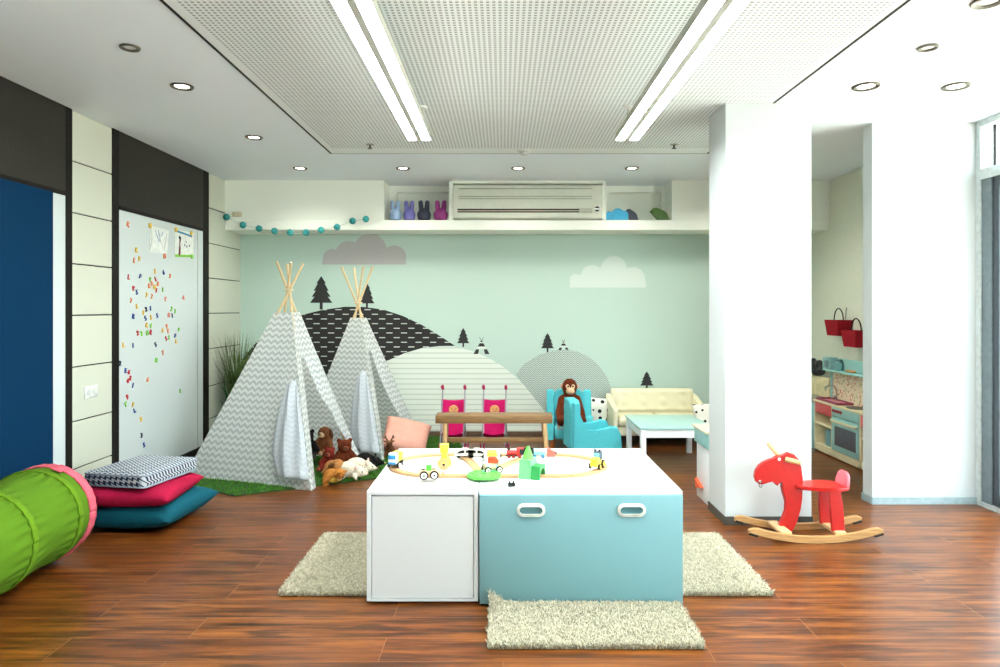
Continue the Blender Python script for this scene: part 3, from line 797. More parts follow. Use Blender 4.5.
# ------------------------------------------------------------------ bench and doll strollers
t = thing('bench', 'low narrow wooden bench in front of the two pink doll strollers', 'bench', (-.06, 5.57, 0))
B().bx(-.545, .40, 5.48, 5.66, .384, .448, .005).obj('seat', BENCHW, t, True)
LEGW = wood('bench_leg_timber', (196, 156, 104), (214, 176, 124), (224, 190, 140), 2)
for x, lean in ((-.47, -.0), (.335, .03)):
    for y in (5.51, 5.63):
        B().cyl((x, y, .39), (x + lean, y + (.03 if y > 5.6 else -.02), .0), .02, .016, 14).obj('leg', LEGW if y < 5.6 else BENCHW, t, True)
B().bx(-.46, .345, 5.56, 5.585, .215, .255, .004).obj('stretcher', BENCHW, t, True)
PINK = fabric((186, 18, 92), .05); TUBEM = mat((150, 150, 160), .35, .6); MAG = mat((166, 26, 76), .5)
def stroller():
    t = thing('doll_stroller', 'left pink folding doll stroller behind the wooden bench', 'doll stroller', (-.45, 6.08, 0), 0, 'doll strollers')
    for sx in (-1, 1):
        b = B(); H, F_, W = Vector((sx * .102, .16, .575)), Vector((sx * .1, -.15, .05)), Vector((sx * .115, .17, .05))
        b.tube([H + Vector((0, -.05, .028)), H + Vector((0, -.03, .035)), H, H.lerp(F_, .5), F_], .006, 8)
        b.cyl(H.lerp(F_, .42), W, .007); b.obj('frame_side', TUBEM, t)
        B().tube([H + Vector((0, -.075, .022)), H + Vector((0, -.05, .03)), H + Vector((0, -.02, .03)), H + Vector((0, .004, -.004))], .013, 10).obj('handle_grip', MAG, t)
        for c in (F_, W):
            for e in (-.014, .014):
                w = B().cyl((c.x + e - .008, c.y, .036), (c.x + e + .008, c.y, .036), .036, n=20).obj('wheel', MAG, t)
                B().cyl((c.x + e - .0095, c.y, .036), (c.x + e + .0095, c.y, .036), .018, n=14).obj('hub', PLAST, w)
            B().bx(c.x - .008, c.x + .008, c.y - .01, c.y + .01, .03, .07, .003).obj('fork', mat((120, 120, 128), .4), t)
    def fn(a, v):
        x = (a - .5) * .185 * (1 + .06 * v); s = .03 * math.sin(PI * a)
        if v < .35: k = v / .35; return Vector((x, -.10 + .13 * k, .215 - .055 * k - s * .6))
        k = (v - .35) / .65; return Vector((x * (1 + .15 * k), .03 + .095 * k + s * (1 - .5 * k), .16 + .325 * k - .012 * math.sin(PI * a) * k))
    o = B().grid(fn, 12, 20).obj('seat', PINK, t); m = o.modifiers.new('t', 'SOLIDIFY'); m.thickness = .006
    for sx in (-1, 1): B().tube([(sx * .11, .125, .485), (sx * .093, .03, .17), (sx * .093, -.10, .218)], .006, 8).obj('seat_piping', mat((214, 190, 205), .8), t)
    B().tube([(-.1, -.15, .08), (0, -.15, .075), (.1, -.15, .08)], .006).tube([(-.11, .165, .1), (.11, .165, .1)], .005).obj('axle', TUBEM, t)
    fc = B().cyl((0, .113, .392), (0, .095, .388), .042, n=28).obj('round_patch', mat((232, 176, 120), .8), t)
    b = B()
    for sx in (-1, 1): b.ball((sx * .014, .094, .399), (.005, .003, .006))
    b.tube([(-.013, .0935, .381), (-.006, .093, .376), (.006, .093, .376), (.013, .0935, .381)], .002, 6)
    b.obj('stitched_face', mat((120, 62, 40), .8), fc)
    return t
st = stroller()
dup(st, (-.08, 6.08, 0), R(-2), 'right pink folding doll stroller behind the wooden bench')
# ------------------------------------------------------------------ armchairs, sofa, table
AQUA = fabric((86, 190, 200), .03, 60, .12)
def armchair(label, loc, rz, group='turquoise armchairs'):
    t = thing('armchair', label, 'armchair', loc, rz, group); t.scale = (.92, .9, 1)       # front of the chair looks along local -Y
    arm = [(-.25, .10), (-.235, .25), (-.2, .305), (-.15, .315), (-.09, .295), (.0, .265), (.09, .27), (.135, .33), (.16, .43), (.185, .505), (.215, .52), (.225, .10)]
    for x0 in (-.235, .155):
        B().prism(arm, YZ(x0), .08, .02, 3).obj('arm', AQUA, t)
    def back():
        b = B().prism([(-.155, .1), (-.165, .44), (-.15, .5), (-.09, .53), (.09, .53), (.15, .5), (.165, .44), (.155, .1)], XZ(.235), .1, .02, 3); return b
    back().obj('backrest', AQUA, t)
    B().bx(-.156, .156, -.24, .14, .1, .235, .03, 3).obj('seat', AQUA, t)
    for x in (-.17, .17):
        for y in (-.19, .18): B().cyl((x, y, .105), (x * 1.05, y * 1.05, 0), .024, .018, 14).obj('leg', mat((176, 96, 40), .5), t)
    return t
armchair('turquoise armchair facing the room with the brown ape toy in it', (.63, 6.47, 0), R(-4))
fc = armchair('turquoise armchair in front, turned sideways towards the low table', (.765, 5.93, 0), R(96))
CRM = mat((226, 220, 190), .7, 0, .2, 0)
t = thing('kids_sofa', 'small cream tufted two-seat sofa against the back wall', 'sofa', (1.5, 6.66, 0))
def tuft(a0, a1, z0, z1, y, depth, b):
    bt = [(a0 + (a1 - a0) * (i + .5) / 4, z0 + (z1 - z0) * (j + .5) / 2) for i in range(4) for j in range(2)]
    def fn(a, v):
        x, z = a0 + (a1 - a0) * a, z0 + (z1 - z0) * v
        dip = sum(math.exp(-((x - p) ** 2 + (z - q) ** 2) / .0012) for p, q in bt)
        e = min(a, 1 - a, v * .6, (1 - v) * .6) * 14; e = min(1, e)
        return Vector((x, y + .02 - .02 * math.sqrt(e) * 1 + .012 * dip * e, z))
    b.grid(fn, 60, 30); return bt
b = B().bx(1.09, 1.91, 6.82, 6.92, .1, .505, .02, 3); bt = tuft(1.1, 1.9, .28, .5, 6.803, .02, b)
b.obj('backrest', CRM, t, True)
b = B()
for p, q in bt: b.ball((p, 6.818, q), (.008, .005, .008), None, 10, 8)
b.obj('tufting_button', mat((206, 196, 152), .7), t, True)
B().bx(1.1, 1.9, 6.46, 6.82, .1, .19, .012, 3).obj('seat_frame', CRM, t, True)
for x0, x1 in ((1.1, 1.498), (1.502, 1.9)): B().bx(x0, x1, 6.44, 6.8, .19, .275, .03, 4).obj('seat_cushion', CRM, t, True)
armp = [(6.45, .1), (6.45, .34), (6.47, .365), (6.55, .37), (6.7, .38), (6.82, .44), (6.91, .45), (6.91, .1)]
for x in (1.045, 1.905): B().prism(armp, YZ(x), .05, .015, 3).obj('arm', CRM, t, True)
for x in (1.1, 1.9):
    for y in (6.5, 6.88): B().cyl((x, y, .1), (x, y, 0), .018, .014, 12).obj('leg', BENCHW, t, True)
DOT = dots_mat('polka_dots', (232, 232, 222), (30, 32, 34), .085, .26, 'UV', 0.0)
cush('polka_cushion', 'white cushion with black dots between the blue armchair and sofa', .36, .4, .1, DOT, (.87, 6.80, .235), (R(78), R(8), 0), 'polka-dot cushions')
cush('polka_cushion', 'white cushion with black dots leaning at the right sofa arm', .40, .44, .1, DOT, (2.0, 6.35, .222), (R(74), R(-8), R(-8)), 'polka-dot cushions')
MINTT = mat((164, 204, 196), .4, 0, .4, .01)
t = thing('low_table', 'low white children table with mint green top before the cream sofa', 'table', (1.39, 5.88, 0)); LT = t
B().bx(1.085, 1.695, 5.54, 6.22, .322, .34, .004).obj('tabletop', MINTT, t, True)
b = B().bx(1.1, 1.68, 5.556, 5.574, .255, .322).bx(1.1, 1.68, 6.186, 6.204, .255, .322).bx(1.1, 1.118, 5.57, 6.19, .255, .322).bx(1.662, 1.68, 5.57, 6.19, .255, .322)
b.obj('apron', UNITW, t, True)
for x in (1.095, 1.64):
    for y in (5.55, 6.165): B().bx(x, x + .045, y, y + .045, 0, .322, .003).obj('leg', UNITW, t, True)

LT.location.x += .03
# toy stand behind the column
t = thing('toy_stand', 'cream and mint toy stand peeking out behind the white column', 'toy stand', (1.6, 4.62, 0))
B().bx(1.33, 1.84, 4.455, 4.79, .485, .5, .004).obj('top', mat((232, 222, 190), .5), t, True)
B().bx(1.345, 1.83, 4.462, 4.785, .38, .485, .004).obj('apron', mat((150, 200, 200), .4), t, True)
for x in (1.36, 1.79): B().bx(x, x + .025, 4.475, 4.775, 0, .38, .003).obj('side_panel', UNITW, t, True)
B().bx(1.385, 1.79, 4.48, 4.77, .06, .078).obj('shelf', UNITW, t, True)
B().prism([(4.6, .095), (4.72, .07), (4.74, .13)], YZ(1.335), .024, .004).obj('orange_flap', mat((232, 92, 50), .5), t, True)
o = B().cyl((1.44, 4.6, .5), (1.44, 4.6, .515), .022, n=20).obj('wooden_toy', PINE); tag(o, 'small round wooden toy lying on the toy stand top', 'toy')

# ------------------------------------------------------------------ play kitchen on the right alcove wall
KX, KB = 2.887, 3.06
KM = mat((148, 196, 192), .45, 0, .4, .02); KC = mat((226, 214, 176), .5, 0, .3, .02); CORAL = mat((206, 92, 92), .5, 0, .3, .12, 60)
t = thing('play_kitchen', 'cream and mint wooden play kitchen with oven along the alcove wall', 'play kitchen', (3.02, 5.7, 0))
b = B()
for y in (5.03, 5.49, 5.96, 6.285): b.bx(KX, KB, y, y + .02, .02, .455)
b.bx(KX, KB, 5.03, 6.305, .02, .075).bx(KX, KB, 5.98, 6.285, .255, .27).bx(KX, KB, 5.05, 5.49, .255, .27).bx(KB - .012, KB, 5.03, 6.305, .02, .455).bx(KX + .03, KB - .02, 5.04, 6.29, 0, .02)
b.obj('carcass', KC, t, True)
B().bx(KX - .012, KB, 5.02, 6.315, .455, .472, .004).obj('worktop', KC, t, True)
B().bx(KX - .004, KX + .014, 5.982, 6.283, .355, .452, .003).obj('drawer_front', CORAL, t, True)
B().bx(KX - .004, KX + .014, 5.06, 5.485, .355, .452, .003).obj('drawer_front', CORAL, t, True)
B().bx(KX - .006, KX + .014, 5.512, 5.958, .375, .452, .003).obj('control_panel', KM, t, True)
o = B().bx(KX - .01, KX, 5.78, 5.95, .41, .435, .002).obj('control_strip', mat((176, 52, 56), .5), t, True)
b = B()
for y in (5.80, 5.84, 5.88, 5.92): b.cyl((KX - .009, y, .4225), (KX - .02, y, .4225), .009, n=14)
b.obj('control_knob', mat((150, 40, 46), .4), o, True)
dr = B().bx(KX - .008, KX + .014, 5.515, 5.955, .08, .368, .003).obj('oven_door', KM, t, True)
B().bx(KX - .011, KX, 5.55, 5.90, .13, .295, .002).obj('oven_window', mat((88, 92, 102), .15), dr, True)
b = B().bx(KX - .03, KX - .018, 5.52, 5.95, .325, .347, .004).bx(KX - .02, KX - .006, 5.53, 5.55, .328, .344).bx(KX - .02, KX - .006, 5.92, 5.94, .328, .344)
b.obj('oven_handle', KC, dr, True)
k = N('floral_backsplash'); co = k.xyz()[0]
vo = k.n('ShaderNodeTexVoronoi'); k.l(co, vo.inputs['Vector']); vo.inputs['Scale'].default_value = 34
n_ = k.noise(co, 9, 2)
k.base(k.mix(k.ma('LESS_THAN', vo.outputs['Distance'], .36), lin((224, 208, 178)), k.ramp(n_, [(.4, (196, 84, 84)), (.5, (206, 128, 110)), (.6, (150, 150, 110))])), .6)
B().bx(KB - .02, KB - .008, 5.03, 6.27, .472, .74).obj('backsplash', k.m, t, True)
b = B().bx(KB - .1, KB - .006, 5.03, 6.3, .742, .757).bx(KB - .016, KB - .006, 5.03, 6.3, .757, .86).bx(KB - .1, KB - .016, 6.285, 6.3, .757, .86).bx(KB - .026, KB - .006, 6.272, 6.3, .472, .742)
b.obj('upper_shelf', KM, t, True)
c = Vector((KB - .04, 6.16, .472))
B().tube([c, c + Vector((0, 0, .1)), c + Vector((-.02, 0, .135)), c + Vector((-.07, 0, .14)), c + Vector((-.1, 0, .12)), c + Vector((-.1, 0, .095))], .008, 10).cyl(c, c + Vector((0, 0, .02)), .018).cyl(c + Vector((0, .03, .0)), c + Vector((0, .03, .05)), .009).obj('tap', CHROME, t, True)
B().lathe([(.075, .001), (.085, .004), (.085, .008), (.06, .006)], (KX + .08, 5.7, .472), 28).obj('hob_ring', mat((70, 68, 70), .4), t, True)
B().lathe([(.012, 0), (.014, .05), (.02, .06), (.012, .07)], (KB - .05, 5.6, .472), 16).obj('tap', CHROME, t, True)
ft = B().bx(KX + .03, KX + .18, 6.0, 6.16, .075, .215, .006)
o = ft.obj('toy_box', mat((120, 170, 176), .5)); tag(o, 'blue-green toy box in the lower left kitchen compartment', 'toy box')
t = thing('toy_tray', 'pink toy tray lying on the play kitchen worktop', 'tray', (KX + .075, 6.08, .473))
B().bx(-.065, .065, -.2, .2, 0, .006, .003).obj('tray_base', mat((206, 128, 140), .5), t)
b = B().bx(-.07, -.06, -.205, .205, 0, .02, .003).bx(.06, .07, -.205, .205, 0, .02, .003).bx(-.065, .065, -.205, -.195, 0, .02, .003).bx(-.065, .065, .195, .205, 0, .02, .003)
b.obj('tray_rim', mat((150, 60, 84), .5), t)
t = thing('toy_oven', 'small mint toy oven standing on the upper shelf left end', 'toy oven', (KB - .062, 6.22, .7575))
B().bx(-.04, .04, -.055, .055, 0, .11, .006).obj('body', mat((140, 184, 184), .5), t); B().bx(-.045, -.038, -.04, .04, .02, .08, .003).obj('door', mat((96, 130, 134), .4), t)
t = thing('toy_jar', 'second small mint jar next to the toy oven on the shelf', 'jar', (KB - .055, 6.08, .7575))
B().lathe([(.03, 0), (.034, .01), (.034, .07), (.026, .08)], n=18).obj('body', mat((112, 156, 156), .4), t); B().lathe([(.028, .08), (.028, .095), (.01, .1)], n=18).obj('lid', mat((90, 124, 126), .4), t)
o = B().cap((KB - .06, 5.8, .769), (KB - .06, 5.93, .769), .011); o = o.obj('wooden_spoon', mat((196, 140, 84), .5)); tag(o, 'small wooden utensil lying on the kitchen upper shelf', 'utensil')
# counter further along the wall, with a black toy on its high back
t = thing('play_counter', 'second toy counter left of the oven, mostly hidden by the column', 'toy counter', (2.95, 6.55, 0))
B().bx(KX + .02, KB, 6.33, 6.85, 0, .44, .004).obj('body', KM, t, True)
B().bx(KX + .0, KB, 6.325, 6.86, .44, .475, .004).obj('worktop', mat((150, 150, 138), .4), t, True)
B().bx(KB - .03, KB, 6.33, 6.86, .475, .66, .003).obj('back_panel', mat((222, 208, 164), .6), t, True)
c = at(817, 367, 6.6)
c.x = KB - .02
b = B().ball((c.x, 6.6, .735), (.05, .075, .075)).ball((c.x, 6.53, .77), (.04, .05, .05)).ball((c.x, 6.5, .715), (.04, .05, .045)).ball((c.x, 6.66, .79), (.035, .045, .04)).ball((c.x + .01, 6.6, .682), (.045, .09, .022))
o = blob(b, 'toy_handset', mat((26, 26, 30), .5)); tag(o, 'bulky black toy resting on the cream counter back panel', 'toy')
# red baskets on the alcove wall
RB = mat((150, 22, 36), .8, 0, .2, .3, 140, .6)
def basket(px, py, y0, label):
    t = thing('red_basket', label, 'basket', (XR - .075, y0, CAMZ - (py - VY) * 3.17 / ((px - VX)) * 1.0), 0, 'red wall baskets')
    b = B()
    lv = []
    for z, hx, hy in ((0, .058, .095), (.003, .06, .1), (.135, .072, .125), (.145, .072, .127), (.143, .062, .116), (.012, .05, .09)):
        lv.append([b.bm.verts.new((sx * hx, sy * hy, z)) for sx, sy in ((-1, -1), (1, -1), (1, 1), (-1, 1))])
    for A, C in zip(lv, lv[1:]):
        for i in range(4): b.bm.faces.new((A[i], A[(i + 1) % 4], C[(i + 1) % 4], C[i]))
    b.bm.faces.new(lv[0][::-1]); b.bm.faces.new(lv[-1]); b.obj('body', RB, t, sharp=20)
    for k_, z in enumerate((.03, .06, .09, .12)):
        h = .058 + .014 * z / .14 + .001; w = .097 + .029 * z / .14 + .001
        B().tube([(-h, -w, z), (h, -w, z), (h, w, z), (-h, w, z)], .0035, 6, True).obj('weave_band', RB, t)
    B().tube([(0, -.085, .13)] + [(0, -.085 * math.cos(a), .145 + .105 * math.sin(a)) for a in [PI * i / 14 for i in range(15)]] + [(0, .085, .13)], .0055, 8).obj('handle', DARK, t)
    B().tube([(.06, 0, .14), (.07, 0, .25), (.074, 0, .26)], .004, 6).obj('hook', STEEL, t)
basket(838.5, 335, 6.27, 'red woven wall basket with black handle, upper left of two')
basket(855, 346, 5.96, 'red woven wall basket with black handle, lower right of two')

# ------------------------------------------------------------------ red rocking moose
t = thing('rocking_moose', 'red wooden rocking moose on birch rockers beside the white column', 'rocking toy', (1.76, 3.94, 0))
def rocker(y, x0, x1):
    b = B(); n = 28; W = .026; pts_t, pts_b = [], []
    xm = (x0 + x1) / 2; hw = (x1 - x0) / 2
    for i in range(n + 1):
        u = -1 + 2 * i / n; z = .013 + .062 * abs(u) ** 2.1 - .012 * max(0, abs(u) - .9) * 10
        th = .036 if abs(u) < .92 else .036 - .012 * (abs(u) - .92) / .08
        pts_b.append((xm + hw * u, z - .012)); pts_t.append((xm + hw * u, z - .012 + th))
    o = b.prism(pts_b + pts_t[::-1], XZ(y + W / 2), W, .004).obj('rocker', OAK, t, True)
    for x, s in ((x0 + .025, -1), (x1 - .025, 1)):
        B().box((x, y, .047), (.05, W + .004, .014), Matrix.Rotation(-s * .3, 3, 'Y'), .003).obj('rubber_stop', DARK, o, True)
rocker(3.80, 1.372, 2.122); rocker(4.03, 1.372, 2.122)
for x in (1.56, 1.865):
    B().bx(x, x + .06, 3.81, 4.02, .04, .058, .004).obj('cross_slat', PINE, t, True)
HP = [(801, 497), (799.5, 508), (796, 522), (791, 531), (777.5, 530), (780, 521), (786, 511), (786.5, 502), (782.5, 494), (781, 487), (782, 480), (779.5, 480), (777, 485.5), (774.5, 484), (772, 479.5), (768.5, 481.5), (764, 483.5), (759, 484), (755.5, 481.5), (754, 476.5), (755, 470.5), (758.5, 465), (764, 461), (770.5, 458.5), (776, 457.5), (781.5, 455), (787.5, 452), (793, 453.5), (797.5, 458), (800.5, 466), (801.5, 478)]
yh = 3.93; pl = [at(x, y, yh) for x, y in HP]
b = B().prism([(p.x, p.z) for p in pl[::-1]], XZ(yh + .018), .036, .006, 3)
hd = b.obj('head_board', REDW, t, True)
c = at(778, 458.5, yh)
for y in (yh - .02, yh + .0): pass
B().cyl((c.x, yh - .02, c.z), (c.x, yh - .017, c.z), .0085, n=20).obj('eye', PLAST, hd, True)
c = at(758.8, 480.5, yh)
B().cyl((c.x, yh - .021, c.z), (c.x, yh - .017, c.z), .007, n=16).obj('nostril', PLAST, hd, True)
B().tube([(c.x + .001 + .009 * math.sin(a), yh - .024, c.z - .016 + .017 * math.cos(a)) for a in [2 * PI * i / 16 for i in range(16)]], .002, 6, True).obj('nose_ring', DARK, hd, True)
for a_, b_, sy in (((783, 460), (772.5, 445.5), 1), ((784, 458.5), (797, 461), -1)):
    p0, p1 = at(*a_, yh), at(*b_, yh); p0.y -= .0; p1.y = yh - .05 * (1 if sy < 0 else -1.4); p0.y = yh + (.017 if sy > 0 else -.017)
    B().tube([p0, p0.lerp(p1, .5), p1], [.0145, .0145, .012], 10).obj('antler_handle', PINE, t, True)
sp = []
for i in range(36):
    a = 2 * PI * i / 36; sp.append((1.832 + .152 * math.cos(a) * (1 if math.cos(a) > 0 else 1), 3.925 + .095 * (abs(math.sin(a)) ** .8) * (1 if math.sin(a) > 0 else -1) * (1 + .25 * math.cos(a))))
B().prism(sp, Matrix.Translation((0, 0, .276)), .02, .006, 3).obj('seat', REDW, t, True)
poly = [(-.062, 0), (.062, 0), (.066, .03), (.05, .07), (.025, .086), (-.025, .086), (-.05, .07), (-.066, .03)]
m = Matrix.Translation((1.945, 3.925, .292)) @ Matrix.Rotation(R(10), 4, 'Y') @ Matrix.Rotation(R(90), 4, 'Z') @ Matrix.Rotation(R(90), 4, 'X')
B().prism(poly, m, .022, .006, 3).obj('back_support', mat((232, 88, 100), .3, 0, .5, .02), t, True)
for y, xo in ((3.845, 0), (3.985, 0)):
    b = B().prism([(1.842, .276), (1.905, .276), (1.918, .2), (1.93, .052), (1.858, .052), (1.852, .15)], XZ(y + .012), .024, .004)
    b.obj('leg_board', REDW, t, True)
B().bx(1.66, 1.76, 3.915, 3.945, .262, .276, .003).obj('neck_joint', REDW, t, True)
# ------------------------------------------------------------------ plush toys
BLK = mat((16, 14, 14), .25); 
def eyes(b, pts, r=.008):
    for p in pts: b.ball(p, r, None, 10, 8)
    return b
t = thing('ape_plush', 'long-armed rust-brown ape plush sitting in the turquoise armchair', 'plush toy', (.63, 6.42, .24))
b = B()
b.cap((0, .02, .07), (0, .03, .2), .095, .085).ball((0, .01, .33), (.074, .075, .082)).cap((0, .02, .22), (0, .01, .3), .06, .055)
for s in (-1, 1):
    b.cap((s * .07, .02, .215), (s * .105, -.05, .1), .04, .034)
    b.cap((s * .105, -.05, .1), (s * .1 + (.012 if s > 0 else .0), -.13, .035 if s > 0 else -.0), .034, .028)
    b.cap((s * .06, -.03, .04), (s * .1, -.2, .045), .045, .038)
blob(b, 'body', fur((98, 44, 24)), t, .011, 5)
b = B().ball((0, -.055, .298), (.043, .034, .034)).ball((-.026, -.058, .342), (.02, .014, .022)).ball((.026, -.058, .342), (.02, .014, .022))
fc = blob(b, 'face', mat((214, 178, 142), .9), t, .006, 4)
B().ball((-.072, .012, .335), (.014, .012, .024)).obj('ear', mat((206, 160, 130), .9), t); B().ball((.072, .012, .335), (.014, .012, .024)).obj('ear', mat((206, 160, 130), .9), t)
eyes(B(), [(-.022, -.073, .345), (.022, -.073, .345)], .008).obj('eyes', BLK, fc)
B().tube([(-.03, -.085, .288), (-.012, -.09, .282), (.012, -.09, .282), (.03, -.085, .288)], .002, 6).obj('mouth_seam', mat((120, 70, 50), .8), fc)
for s in (-1, 1):
    b = B(); w = Vector((s * .1 + (.012 if s > 0 else 0), -.14, .03 if s > 0 else -.005))
    for i in range(4): b.cap(w + Vector(((i - 1.5) * .014, 0, 0)), w + Vector(((i - 1.5) * .017, -.018, -.03 - .004 * (i in (1, 2)))), .0075, .006)
    b.cap(w + Vector((-s * .026, 0, 0)), w + Vector((-s * .036, -.014, -.012)), .0075, .006)
    b.obj('hand', mat((168, 112, 84), .9), t)

def rat(label, loc, rz, col, skin, group, sc_=1.0):
    t = thing('rat_plush', label, 'plush toy', loc, rz, group)     # nose towards local +X
    b = B().ball((-.02, 0, .07), (.085, .06, .062)).ball((.06, 0, .06), (.05, .042, .044)).ball((.1, 0, .05), (.032, .026, .026)).ball((.128, 0, .043), (.014, .013, .013))
    for x in (-.06, .05):
        for s in (-1, 1): b.cap((x, s * .04, .04), (x + .022, s * .046, .012), .018, .012)
    blob(b, 'body', fur(col, .08), t, .007, 5)
    B().tube([(-.1, 0, .055), (-.15, .01, .05), (-.2, .035, .045), (-.25, .03, .02)], [.009, .008, .006, .004], 10).obj('tail', skin, t)
    for s in (-1, 1):
        B().ball((.068, s * .036, .098), (.008, .02, .022), Matrix.Rotation(s * .3, 3, 'Z'), 14, 10).obj('ear', skin, t)
    eyes(B(), [(.108, -.021, .062), (.108, .021, .062)], .0055).obj('eyes', BLK, t)
    B().ball((.142, 0, .045), .006, None, 10, 8).obj('nose', mat((222, 150, 144), .5), t)
PSK = mat((226, 200, 184), .85, 0, .2, .03)
rat('white rat plush with pale tail nearest the turf edge', (-1.165, 5.19, .012), R(-14), (226, 218, 196), PSK, 'rat plush toys')
rat('second white rat plush close behind the front white rat, its tail to the left', (-1.13, 5.33, .012), R(4), (224, 214, 192), PSK, 'rat plush toys')
rat('black rat plush at the doorway behind the white rats', (-1.10, 5.50, .012), R(12), (24, 22, 22), mat((40, 36, 36), .8), 'rat plush toys')

def teddy(label, loc, rz, tilt, col, muz, size=1.0, group=None, ear='round', lie=False):
    t = thing('bear_plush' if ear == 'round' else 'dog_plush', label, 'plush toy', loc, rz, group)
    M = Matrix.Scale(size, 4)
    if lie: M = Matrix.Translation((0, 0, .055 * size)) @ Matrix.Rotation(R(tilt), 4, 'X') @ M
    else: M = Matrix.Rotation(R(tilt), 4, 'X') @ M
    def fin(b): bmesh.ops.transform(b.bm, matrix=M, verts=b.bm.verts[:]); return b
    b = B().ball((0, 0, .075), (.065, .055, .08)).ball((0, -.01, .185), (.06, .054, .054)).cap((0, 0, .12), (0, -.005, .16), .04)
    for s in (-1, 1):
        b.cap((s * .05, -.01, .125), (s * .095, -.05, .07), .027, .024); b.cap((s * .04, -.03, .03), (s * .065, -.12, .03), .034, .03)
        if ear == 'round': b.ball((s * .047, 0, .232), (.022, .012, .022))
    blob(fin(b), 'body', fur(col), t, .009, 4)
    if ear != 'round':
        for s in (-1, 1): fin(B().ball((s * .062, -.005, .178), (.014, .022, .045), Matrix.Rotation(s * -.25, 3, 'Y'))).obj('ear', fur(tuple(int(c * .7) for c in col)), t)
    fin(B().ball((0, -.058, .172), (.03, .026, .024))).obj('muzzle', fur(muz, .1), t)
    fin(B().ball((0, -.084, .18), (.011, .007, .008))).obj('nose', BLK, t)
    fin(eyes(B(), [(-.023, -.058, .203), (.023, -.058, .203)], .007)).obj('eyes', BLK, t)
    for s in (-1, 1): fin(B().ball((s * .067, -.15, .032), (.022, .008, .022))).obj('sole', fur(muz, .1), t)
    return t
G = 'plush toys heaped in the nearer tepee'
teddy('dark chestnut bear plush at the right of the heap in the nearer tepee', (-1.27, 5.45, .035), R(20), 0, (86, 38, 20), (112, 62, 40), .95, G)
teddy('brown dog plush with pale muzzle at the top of the tepee heap', (-1.48, 5.68, .10), R(-25), 0, (110, 66, 40), (196, 160, 124), .95, G, 'flop')
teddy('black plush animal at the upper left of the heap', (-1.60, 5.56, .10), R(10), 0, (22, 20, 20), (60, 54, 50), .9, G)
teddy('tan dog plush lying stretched out in the middle of the heap', (-1.36, 5.28, .035), R(45), 70, (170, 118, 68), (214, 182, 140), .8, G, 'flop', True)
teddy('golden-brown bear plush lying lowest at the front of the heap', (-1.33, 5.10, .02), R(60), 75, (176, 114, 50), (214, 170, 110), .75, G, 'round', True)
teddy('maroon bear plush squeezed between the tan dog and chestnut bear', (-1.38, 5.42, .03), R(-10), 0, (112, 36, 26), (150, 80, 60), .72, G)
t = thing('duck_plush', 'small yellow duck plush at the front of the heap', 'plush toy', (-1.255, 5.06, .014), R(40))
b = B().ball((0, 0, .035), (.05, .036, .034)).ball((.032, 0, .07), (.026, .025, .025)).ball((-.045, 0, .045), (.02, .018, .014))
blob(b, 'body', fur((222, 184, 82), .1), t, .006, 4)
B().ball((.06, 0, .066), (.014, .012, .006)).obj('beak', mat((224, 140, 50), .6), t); eyes(B(), [(.05, -.016, .08), (.05, .016, .08)], .004).obj('eyes', BLK, t)
t = thing('deer_plush', 'small brown deer plush with antlers beside the pink cushion', 'plush toy', (-1.0, 5.98, .012), R(10))
b = B().ball((0, .02, .05), (.055, .07, .05)).cap((0, -.03, .07), (0, -.05, .11), .026).ball((0, -.065, .125), (.026, .036, .026))
for s in (-1, 1): b.cap((s * .035, -.04, .03), (s * .045, -.085, .015), .014).ball((s * .034, -.05, .142), (.018, .008, .01))
blob(b, 'body', fur((104, 66, 42)), t, .007, 4)
for s in (-1, 1): B().tube([(s * .012, -.05, .145), (s * .03, -.05, .175), (s * .034, -.05, .195)], .006, 8).tube([(s * .025, -.05, .168), (s * .045, -.055, .178)], .005, 8).obj('antler', mat((60, 40, 28), .9), t)
eyes(B(), [(-.018, -.086, .134), (.018, -.086, .134)], .005).obj('eyes', BLK, t); B().ball((0, -.1, .122), .008, None, 10, 8).obj('nose', BLK, t)
cush('pillow', 'plump salmon pink cushion leaning in the farther tepee doorway', .42, .38, .17, fabric((216, 158, 142), .03), (-.88, 6.16, .148), (R(40), R(14), R(6)), None, seed=9)

